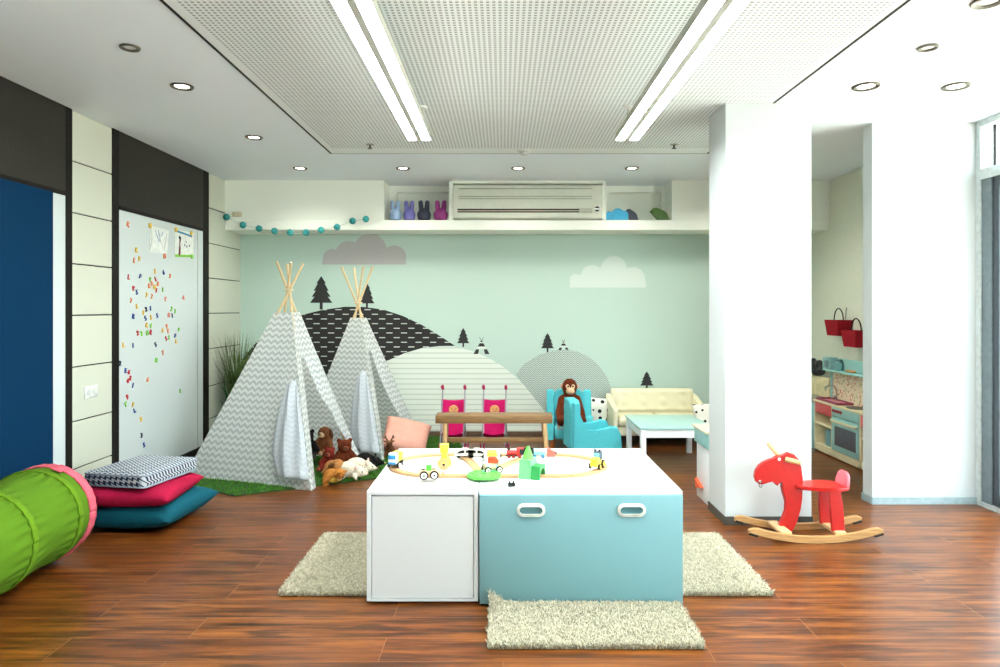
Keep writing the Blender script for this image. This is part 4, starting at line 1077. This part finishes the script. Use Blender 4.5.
# ------------------------------------------------------------------ wooden railway on the table
TZ = .5
TRK = wood('beech_track', (178, 138, 92), (190, 150, 104), (202, 164, 118))
tt = thing('toy_railway', 'oval wooden toy railway track laid out on the white benches', 'toy railway', (0, 3.49, TZ))
RX0, RX1, RY0, RY1, RC = -.565, .515, 3.262, 3.735, .2365
path = []
n = 14
for i in range(n + 1): path.append((RX0 + RC + (RX1 - RX0 - 2 * RC) * i / n, RY0))
for i in range(1, 16): a = -PI / 2 + PI * i / 16; path.append((RX1 - RC + RC * math.cos(a), (RY0 + RY1) / 2 + RC * math.sin(a)))
for i in range(n + 1): path.append((RX1 - RC - (RX1 - RX0 - 2 * RC) * i / n, RY1))
for i in range(1, 16): a = PI / 2 + PI * i / 16; path.append((RX0 + RC + RC * math.cos(a), (RY0 + RY1) / 2 + RC * math.sin(a)))
def track(pts):
    prof = [(-.02, 0), (.02, 0), (.02, .012), (.0145, .012), (.0135, .0095), (.0095, .0095), (.0085, .012), (-.0085, .012), (-.0095, .0095), (-.0135, .0095), (-.0145, .012), (-.02, .012)]
    b = B(); rings = []; m = len(pts)
    for i, p in enumerate(pts):
        a = pts[max(0, i - 1)]; c = pts[min(m - 1, i + 1)]; d = Vector((c[0] - a[0], c[1] - a[1])).normalized(); s = Vector((d.y, -d.x))
        rings.append([b.bm.verts.new((p[0] + s.x * u, p[1] + s.y * u, TZ + .0005 + z)) for u, z in prof])
    k = len(prof)
    for A, C in zip(rings, rings[1:]):
        for j in range(k): b.bm.faces.new((A[j], A[(j + 1) % k], C[(j + 1) % k], C[j]))
    b.bm.faces.new(rings[0][::-1]); b.bm.faces.new(rings[-1])
    b.obj('track_piece', TRK, tt, True, sharp=20)
path.append(path[0]); st_ = 5
def inset(seg):                                                   # a hair gap between neighbouring pieces
    q = [Vector(p) for p in seg]; q[0] = q[0].lerp(q[1], .03); q[-1] = q[-1].lerp(q[-2], .03); return [(v.x, v.y) for v in q]
for i in range(0, len(path) - 1, st_): track(inset(path[i:i + st_ + 1]))
def spline(a, b_, c, k=8): return [tuple((1 - u) ** 2 * Vector(a) + 2 * u * (1 - u) * Vector(b_) + u * u * Vector(c)) for u in [i / k for i in range(k + 1)]]
track([tuple(Vector(p)) for p in spline((-.215, 3.69), (-.17, 3.58), (-.125, 3.385))])
track([tuple(Vector(p)) for p in spline((-.05, 3.38), (.02, 3.5), (.13, 3.69))])
WH = mat((240, 238, 230), .4); YEL = mat((238, 206, 56), .4); YL2 = mat((236, 226, 70), .4); ORG = mat((232, 82, 50), .4); GRN = mat((96, 200, 72), .4); BLU = mat((48, 140, 200), .4); LBL = mat((130, 200, 220), .4); RED = mat((206, 48, 44), .4); BRASS = mat((200, 170, 110), .4)
TT = TZ + .0125                                                    # running height on the track
def wheels(t, spots, r, y0, w=.008, hub=True, m=None, cap_=None):
    for x in spots:
        for s in (-1, 1):
            wl = B().cyl((x, s * y0, r), (x, s * (y0 + w), r), r, n=20).obj('wheel', m or BLK, t)
            if hub: B().cyl((x, s * (y0 + w - .001), r), (x, s * (y0 + w + .002), r), r * .66, n=18).obj('hub', cap_ or WH, wl)
            if hub: B().cyl((x, s * (y0 + w), r), (x, s * (y0 + w + .0035), r), r * .24, n=12).obj('axle_pin', BLK, wl)
def toy(name, label, px, py, rz=0, z=TZ, cat='toy'):
    p = onz(px, py, z); return thing(name, label, cat, p, R(rz))
# delivery truck at the left end
t = toy('toy_truck', 'yellow and white toy truck with blue windscreen at the left track curve', 396, 466, 78, TT)
B().bx(-.045, .045, -.022, .022, .012, .026, .003).obj('chassis', BLK, t)
cb = B().bx(-.055, -.02, -.022, .022, .02, .075, .006).obj('cab', WH, t); B().bx(-.0575, -.05, -.019, .019, .046, .066, .002).obj('windscreen', BLU, cb); B().bx(-.0575, -.05, -.02, .02, .02, .03, .002).obj('bumper', BLU, cb)
B().bx(-.016, .048, -.022, .022, .026, .07, .005).obj('cargo_box', YEL, t)
wheels(t, (-.033, .03), .013, .022)
# wagon with a green cube
t = toy('toy_wagon', 'beige wooden wagon with white-rimmed wheels on the front left track', 430, 478.5, 10, TT)
B().bx(-.052, .05, -.02, .02, .016, .038, .008, 3).obj('body', PINE, t); B().bx(-.05, .048, -.018, .018, .0165, .024, .003).obj('underframe', ORG, t)
wheels(t, (-.03, .018), .0205, .02)
B().cyl((.056, 0, .024), (.064, 0, .024), .008, n=14).obj('coupling', BRASS, t)
p = Vector(t.location)
o = B().bx(-.013, .013, -.011, .011, 0, .026, .004).obj('toy_block', GRN); o.location = (p.x - .005, p.y, TT + .0385); tag(o, 'small green block riding on the beige wagon', 'block')
# yellow railway crane
t = toy('toy_crane', 'tall yellow toy crane standing near the left back track', 444.5, 468, 0)
B().bx(-.035, .035, -.02, .02, .012, .04, .006).obj('base', YL2, t)
wheels(t, (0,), .028, .036, .008, True, BRASS, PINE)
B().bx(-.012, .012, -.012, .012, .04, .085, .003).obj('mast', YL2, t)
B().bx(-.021, .021, -.02, .02, .08, .122, .004).obj('cabin', YL2, t)
B().lathe([(.01, 0), (.015, .008), (.018, .03), (.014, .04)], (0, -.03, .005), 18).obj('counterweight', YL2, t)
# white fast train, two cars
def fast(px, rz, label):
    t = toy('toy_train_car', label, px, 457.5, rz, TT); t['group'] = 'white fast train cars'
    pr = [(-.055, .008), (-.05, .02), (-.028, .042), (-.008, .05), (.055, .05), (.055, .008)]
    B().prism(pr, XZ(.019), .038, .005, 2).obj('body', WH, t)
    B().prism([(-.043, .024), (-.026, .037), (-.01, .042), (.0, .042), (.0, .026)], XZ(.0205), .041, .001).obj('window', BLK, t)
    B().bx(.008, .048, -.0202, .0202, .028, .042, .001).obj('side_window', BLK, t)
    B().bx(-.05, .05, -.0195, .0195, .009, .014, .001).obj('skirt', BLK, t); wheels(t, (-.03, .03), .01, .012, .006, False)
fast(464.5, 0, 'left car of the white toy fast train with dark windows')
fast(477.5, 180, 'right car of the white toy fast train with dark windows')
# yellow cart with big wheels
t = toy('toy_cart', 'pale yellow toy cart with two big black-hubbed white wheels', 492, 461, 90, TT)
B().bx(-.03, .03, -.026, .026, .02, .058, .012, 3).obj('body', YL2, t)
wheels(t, (0,), .026, .03, .01, True, WH, mat((250, 248, 240), .4))
for y in (-.042, .042): B().ball((-.006, y, .028), .009, None, 12, 8).obj('hub_knob', BLK, t)
# barrel wagon and red block
t = toy('toy_wagon', 'barrel wagon with black wheels on the middle front track', 492, 472.5, 22, TT)
B().cyl((-.04, 0, .028), (.034, 0, .028), .019, n=20).obj('barrel', mat((206, 192, 150), .5), t); B().bx(-.046, .042, -.015, .015, .006, .014, .002).obj('chassis', LBL, t)
for x in (-.024, .018): B().cyl((x - .003, 0, .028), (x + .003, 0, .028), .0198, n=20).obj('band', LBL, t)
wheels(t, (-.03, .03), .017, .019, .008)
p = Vector(t.location); o = B().prism([(-.026, 0), (.026, 0), (.026, .012), (.012, .03), (-.02, .03), (-.026, .02)], XZ(.014), .028, .004).obj('toy_block', ORG); o.location = (p.x + .006, p.y, TT + .0478); tag(o, 'orange-red block on top of the barrel wagon', 'block')
# turntable
t = toy('toy_turntable', 'flat bright green round turntable on the front track', 484, 476, 0, TT)
b = B(); pf = [(.0785 + .003 * (i % 2), i) for i in range(64)]
b.prism([(r * math.cos(2 * PI * i / 64), r * math.sin(2 * PI * i / 64)) for r, i in pf], Matrix.Identity(4), .011, .002)
b.obj('disc', mat((92, 214, 74), .35), t)
for i in range(8):
    a = 2 * PI * i / 8; B().box((.055 * math.cos(a), .055 * math.sin(a), .0118), (.022, .006, .0015), Matrix.Rotation(a, 3, 'Z')).obj('slot_mark', mat((40, 130, 44), .5), t)
B().cyl((0, 0, .01), (0, 0, .015), .01, n=18).obj('pivot', mat((70, 180, 60), .4), t)
# hill tunnel
t = toy('toy_tunnel', 'green toy hill tunnel with pointed tree top over the front track', 529, 477, -24)
b = B()
def arch(w, h, r, hh, n=12):
    return [(-w, 0), (-w * .8, h), (w * .8, h), (w, 0), (r, 0)] + [(r * math.cos(PI * i / n), hh + r * math.sin(PI * i / n)) for i in range(n + 1)] + [(-r, 0)]
b.prism(arch(.052, .09, .03, .026), Matrix(((0, 0, 1, -.035), (1, 0, 0, 0), (0, 1, 0, 0), (0, 0, 0, 1))), .06, .004)
b.obj('hill_block', mat((112, 206, 126), .4), t)
b = B().prism(arch(.046, .062, .03, .022), Matrix(((0, 0, 1, .0255), (1, 0, 0, 0), (0, 1, 0, 0), (0, 0, 0, 1))), .045, .003)
b.obj('portal', mat((40, 140, 70), .4), t)
B().lathe([(.03, .09), (.026, .094), (.006, .148), (.002, .15)], (-.005, 0, 0), 20).obj('tree_top', GRN, t)
# connector
t = toy('magnet_connector', 'tiny black toy piece lying in front of the track', 511.5, 486.5, 12)
B().bx(-.017, .017, -.009, .009, 0, .016, .003).obj('body', BLK, t)
for x in (-.009, .009): B().cyl((x, 0, .016), (x, 0, .024), .005, n=12).obj('stud', BLK, t)
# steam train in the back
t = toy('toy_locomotive', 'red toy locomotive with black funnel on the back track', 515, 457.5, 0, TT); 
B().cyl((-.045, 0, .026), (.012, 0, .026), .014, n=18).obj('boiler', RED, t); B().bx(.008, .045, -.017, .017, .012, .052, .003).obj('cab', RED, t); B().cyl((-.034, 0, .036), (-.034, 0, .05), .006, .009, 14).obj('funnel', BLK, t); B().bx(-.05, .045, -.014, .014, .008, .014, .002).obj('chassis', BLK, t)
wheels(t, (-.032, -.008, .026), .0095, .014, .005, True, BLK, RED)
t = toy('toy_wagon', 'black open toy wagon coupled behind the red locomotive', 527, 457.5, 0, TT)
B().bx(-.04, .036, -.016, .016, .014, .02, .002).obj('chassis', RED, t); b = B().bx(-.04, .036, -.018, -.013, .02, .048).bx(-.04, .036, .013, .018, .02, .048).bx(-.04, -.035, -.013, .013, .02, .048).bx(.031, .036, -.013, .013, .02, .048); b.obj('tub', BLK, t); wheels(t, (-.024, .02), .0095, .014, .005, True, BLK, WH)
t = toy('toy_wagon', 'light blue toy wagon at the tail of the back train', 539, 457.5, 0, TT)
B().bx(-.038, .036, -.016, .016, .014, .034, .004).obj('body', LBL, t); B().cyl((-.03, 0, .036), (.028, 0, .036), .011, n=16).obj('load', mat((170, 214, 224), .4), t); wheels(t, (-.024, .02), .0095, .014, .005, True, BLK, BLU)
t = toy('toy_ramp', 'red toy buffer block at the back right of the track', 551, 456.5, 0, TT)
B().prism([(-.022, 0), (.022, 0), (.022, .03), (.004, .03), (-.01, .046), (-.022, .046)], XZ(.016), .032, .003).obj('body', mat((224, 92, 74), .4), t); B().cyl((.02, 0, .018), (.03, 0, .018), .008, n=14).obj('buffer', BLK, t)
# yellow digger
t = toy('toy_tractor', 'yellow toy tractor with dark blue cab at the right track curve', 597, 468, 62, TT)
B().bx(-.048, .04, -.02, .02, .014, .04, .005).obj('chassis', YEL, t); B().prism([(-.05, .038), (-.05, .052), (-.008, .056), (-.002, .038)], XZ(.018), .036, .004).obj('bonnet', mat((236, 186, 50), .4), t)
cb = B().bx(-.004, .036, -.019, .019, .04, .082, .004).obj('cab', mat((50, 72, 92), .4), t); B().bx(-.0065, -.003, -.014, .014, .052, .076, .001).obj('windscreen', LBL, cb)
for y in (-.012, .012): B().ball((.004, y, .087), .006, None, 12, 8).obj('lamp', BLK, cb)
wheels(t, (-.03,), .014, .02, .009, True, BLK, YEL); wheels(t, (.022,), .02, .02, .01, True, BLK, YEL)

# ------------------------------------------------------------------ magnets and drawings on the whiteboard
BX = XL + .004
def onboard(x, y):
    s = (VX - x) / -(BX); return Vector((BX, FOC / s, CAMZ - (y - VY) / s))
MC = {'orange': (226, 132, 84), 'yellow': (226, 184, 70), 'blue': (24, 62, 134), 'red': (190, 40, 44), 'green': (120, 196, 70), 'pink': (226, 140, 130), 'navy': (16, 32, 70)}
Z3 = '90,75,o 133,207,y 122,260,o 148,252,y 278,238,o 228,315,y 273,322,b 305,340,o 93,345,r 152,342,b 205,358,g 232,354,r 212,377,o 243,380,o 226,396,y 235,413,r 199,390,o 118,403,r 135,423,b 268,410,g 185,438,y 212,445,o 283,458,p 375,450,p 105,466,o 135,496,y 183,510,n 205,505,b 170,528,y 313,508,g 331,520,g 117,547,b 180,556,b 208,552,y 240,543,b 300,540,p 317,543,n 186,592,y 206,594,g 140,632,r 159,634,g 189,632,g 206,628,r 288,598,o 268,618,y 296,622,o 350,615,g 302,655,g 286,660,r 331,647,b'
Z4 = '62,72,y 107,75,b 215,70,n 312,55,y 250,110,o 218,145,g 36,160,n 72,195,b 88,201,r 94,230,r 82,243,r 177,237,o 106,265,b 80,320,r 72,356,g 107,357,y 115,384,b 145,425,y 333,290,g 148,503,n 160,548,b'
full = dict(o='orange', y='yellow', b='blue', r='red', g='green', p='pink', n='navy')
items = []
for s_, sx, ox, oy in ((Z3, 5.13, 110, 210), (Z4, 4.76, 110, 330)):
    for it in s_.split():
        x, y, c = it.split(','); items.append((ox + float(x) / sx, oy + float(y) / sx, full[c]))
items.sort(key=lambda q: q[1])
ORD = 'zeroth first second third fourth fifth sixth seventh eighth ninth tenth eleventh twelfth thirteenth fourteenth fifteenth sixteenth seventeenth eighteenth'.split()
cnt, tot = {}, {}
for *_, c in items: tot[c] = tot.get(c, 0) + 1
rnd = random.Random(11); glyphs = '2375649851AEFRKSPYHL'; cache = {}
for x, y, c in items:
    cnt[c] = cnt.get(c, 0) + 1
    ch = rnd.choice(glyphs)
    if ch not in cache: cache[ch] = text_mesh(ch, .05, .007)
    me = cache[ch].copy(); me.materials.clear(); me.materials.append(mat(MC[c], .4, 0, .5, .02))
    kind = 'number' if ch.isdigit() else 'letter'
    p = onboard(max(x, 119.5), y)
    o = link(kind + '_magnet', me); o.location = (BX + .004, p.y, p.z)
    o.rotation_euler = (R(90), R(rnd.uniform(-28, 28)), R(90))
    ht = 'upper' if y < 275 else 'middle' if y < 345 else 'lower'
    tag(o, '%s %s magnet on the %s whiteboard, %s %s one counting from the top' % (c, kind, ht, ORD[cnt[c]], c), 'magnet', 'letter and number magnets on the whiteboard')
def sheet(quad, label):
    ps = [onboard(*q) for q in quad]; c = sum(ps, Vector()) / 4
    t = thing('drawing', label, 'drawing', (BX, c.y, c.z), 0, 'drawings on the whiteboard')
    me = bpy.data.meshes.new('paper'); b = B()
    for dx in (.0006, .0014): pass
    f0 = [b.bm.verts.new((BX + .0005, p.y, p.z)) for p in ps]; f1 = [b.bm.verts.new((BX + .0018, p.y, p.z)) for p in ps]
    b.bm.faces.new(f0[::-1]); b.bm.faces.new(f1)
    for i in range(4): b.bm.faces.new((f0[i], f0[(i + 1) % 4], f1[(i + 1) % 4], f1[i]))
    bpy.data.meshes.remove(me)
    return t, b.obj('paper', mat((214, 218, 212), .8), t, True), ps
def strokes(par, ps, lines, col, w=.005):
    b = B()
    for ln in lines:
        pts = []
        for u, v in ln:
            p = ps[0].lerp(ps[1], u).lerp(ps[3].lerp(ps[2], u), v); pts.append((BX + .0022, p.y, p.z))
        b.tube(pts, w, 6)
    for vtx in b.bm.verts: vtx.co.x = BX + .0019 + (vtx.co.x - BX - .0022) * .15 + .0008
    b.obj('pencil_mark', mat(col, .8), par, True)
t, pp, ps = sheet([(150.5, 225.5), (168.5, 230.5), (167, 254), (149, 252)], 'left taped child drawing with blue pencil strokes high on the whiteboard')
strokes(pp, ps, [[(.25, .15), (.4, .4), (.5, .55)], [(.4, .1), (.5, .3), (.56, .55)], [(.6, .3), (.68, .12)]], (70, 130, 180), .004)
strokes(pp, ps, [[(.9, .15), (.86, .5), (.8, .9)], [(.05, .1), (.1, .5), (.05, .9)]], (150, 160, 160), .003)
t, pp, ps = sheet([(175, 229.5), (193.5, 233), (193, 257.5), (174.5, 256)], 'right taped child drawing with red trunk and green ground on whiteboard')
strokes(pp, ps, [[(.25, .35), (.25, .7), (.24, .98)]], (110, 40, 46), .016); strokes(pp, ps, [[(.2, .25), (.3, .32)]], (40, 46, 60), .014)
strokes(pp, ps, [[(.02, .98), (.5, .97), (.98, .94)]], (120, 180, 60), .012); strokes(pp, ps, [[(.08, .05), (.5, .1), (.92, .16)]], (60, 130, 160), .009)
strokes(pp, ps, [[(.5, .5), (.52, .58)], [(.62, .55), (.64, .62)], [(.76, .5), (.78, .58)], [(.56, .4), (.6, .42)]], (40, 60, 100), .008)
for (x, y), c, lab in (((149.6, 225.6), 'yellow', 'round yellow magnet at the top corner of the left drawing'), ((175.5, 229.6), 'yellow', 'round yellow magnet at the upper left corner of the right drawing'), ((190.8, 233.2), 'yellow', 'round yellow magnet at the upper right corner of the right drawing'), ((191.5, 256.6), 'green', 'round green magnet at the lower right corner of the right drawing')):
    p = onboard(x, y); t = B().lathe([(.02, 0), (.021, .004), (.016, .009), (.005, .01)], (0, 0, 0), 20, Matrix.Translation((BX + .0025, p.y, p.z)) @ Matrix.Rotation(R(90), 4, 'Y')).obj('round_magnet', mat(MC[c], .4)); tag(t, lab, 'magnet', 'round magnets holding the drawings')

# ------------------------------------------------------------------ sky, light, camera
w = bpy.data.worlds.new('sky'); sc.world = w; w.use_nodes = True
w.node_tree.nodes['Background'].inputs[0].default_value = (.80, .94, 1.0, 1)
w.node_tree.nodes['Background'].inputs[1].default_value = SKY
def spot(px, py, en):
    s = (VY - py) / (ZC - CAMZ); l = bpy.data.lights.new('downlight_lamp', 'SPOT'); l.energy = en; l.spot_size = R(150); l.spot_blend = .8; l.color = (1, .96, .87); l.shadow_soft_size = .22
    o = bpy.data.objects.new('downlight_lamp', l); COL.objects.link(o); o.location = ((px - VX) / s, FOC / s, ZC - .03)
for px, py in ((182, 86), (254, 137), (300, 168), (403, 168), (518, 168), (632, 168), (747, 168), (866, 86), (956, 86)): spot(px, py, DOWN if py > 150 else DOWN * .35)
l = bpy.data.lights.new('bounce_sun', 'SUN'); l.energy = SUN; l.angle = R(1); l.color = (1, .97, .9)  # added to light the ground outside and bounce up to the ceiling
o = bpy.data.objects.new('bounce_sun', l); COL.objects.link(o); o.rotation_euler = Vector((-.55, -.5, .75)).to_track_quat('Z', 'Y').to_euler()
cam = bpy.data.cameras.new('camera'); co_ = bpy.data.objects.new('camera', cam); COL.objects.link(co_); sc.camera = co_
co_.location = (0, 0, CAMZ); co_.rotation_euler = (R(90), 0, 0)
cam.sensor_width = 36; cam.lens = FOC * 36 / 1000; cam.shift_x = -(VX - 500) / 1000; cam.shift_y = -(333.5 - VY) / 1000; cam.clip_start = .05
vs = sc.view_settings; vs.view_transform = 'Standard'; vs.look = 'None'; vs.gamma = 1; vs.exposure = EXPO; vs.use_curve_mapping = False
sc.cycles.max_bounces = 8; sc.cycles.diffuse_bounces = 5; sc.cycles.transparent_max_bounces = 12
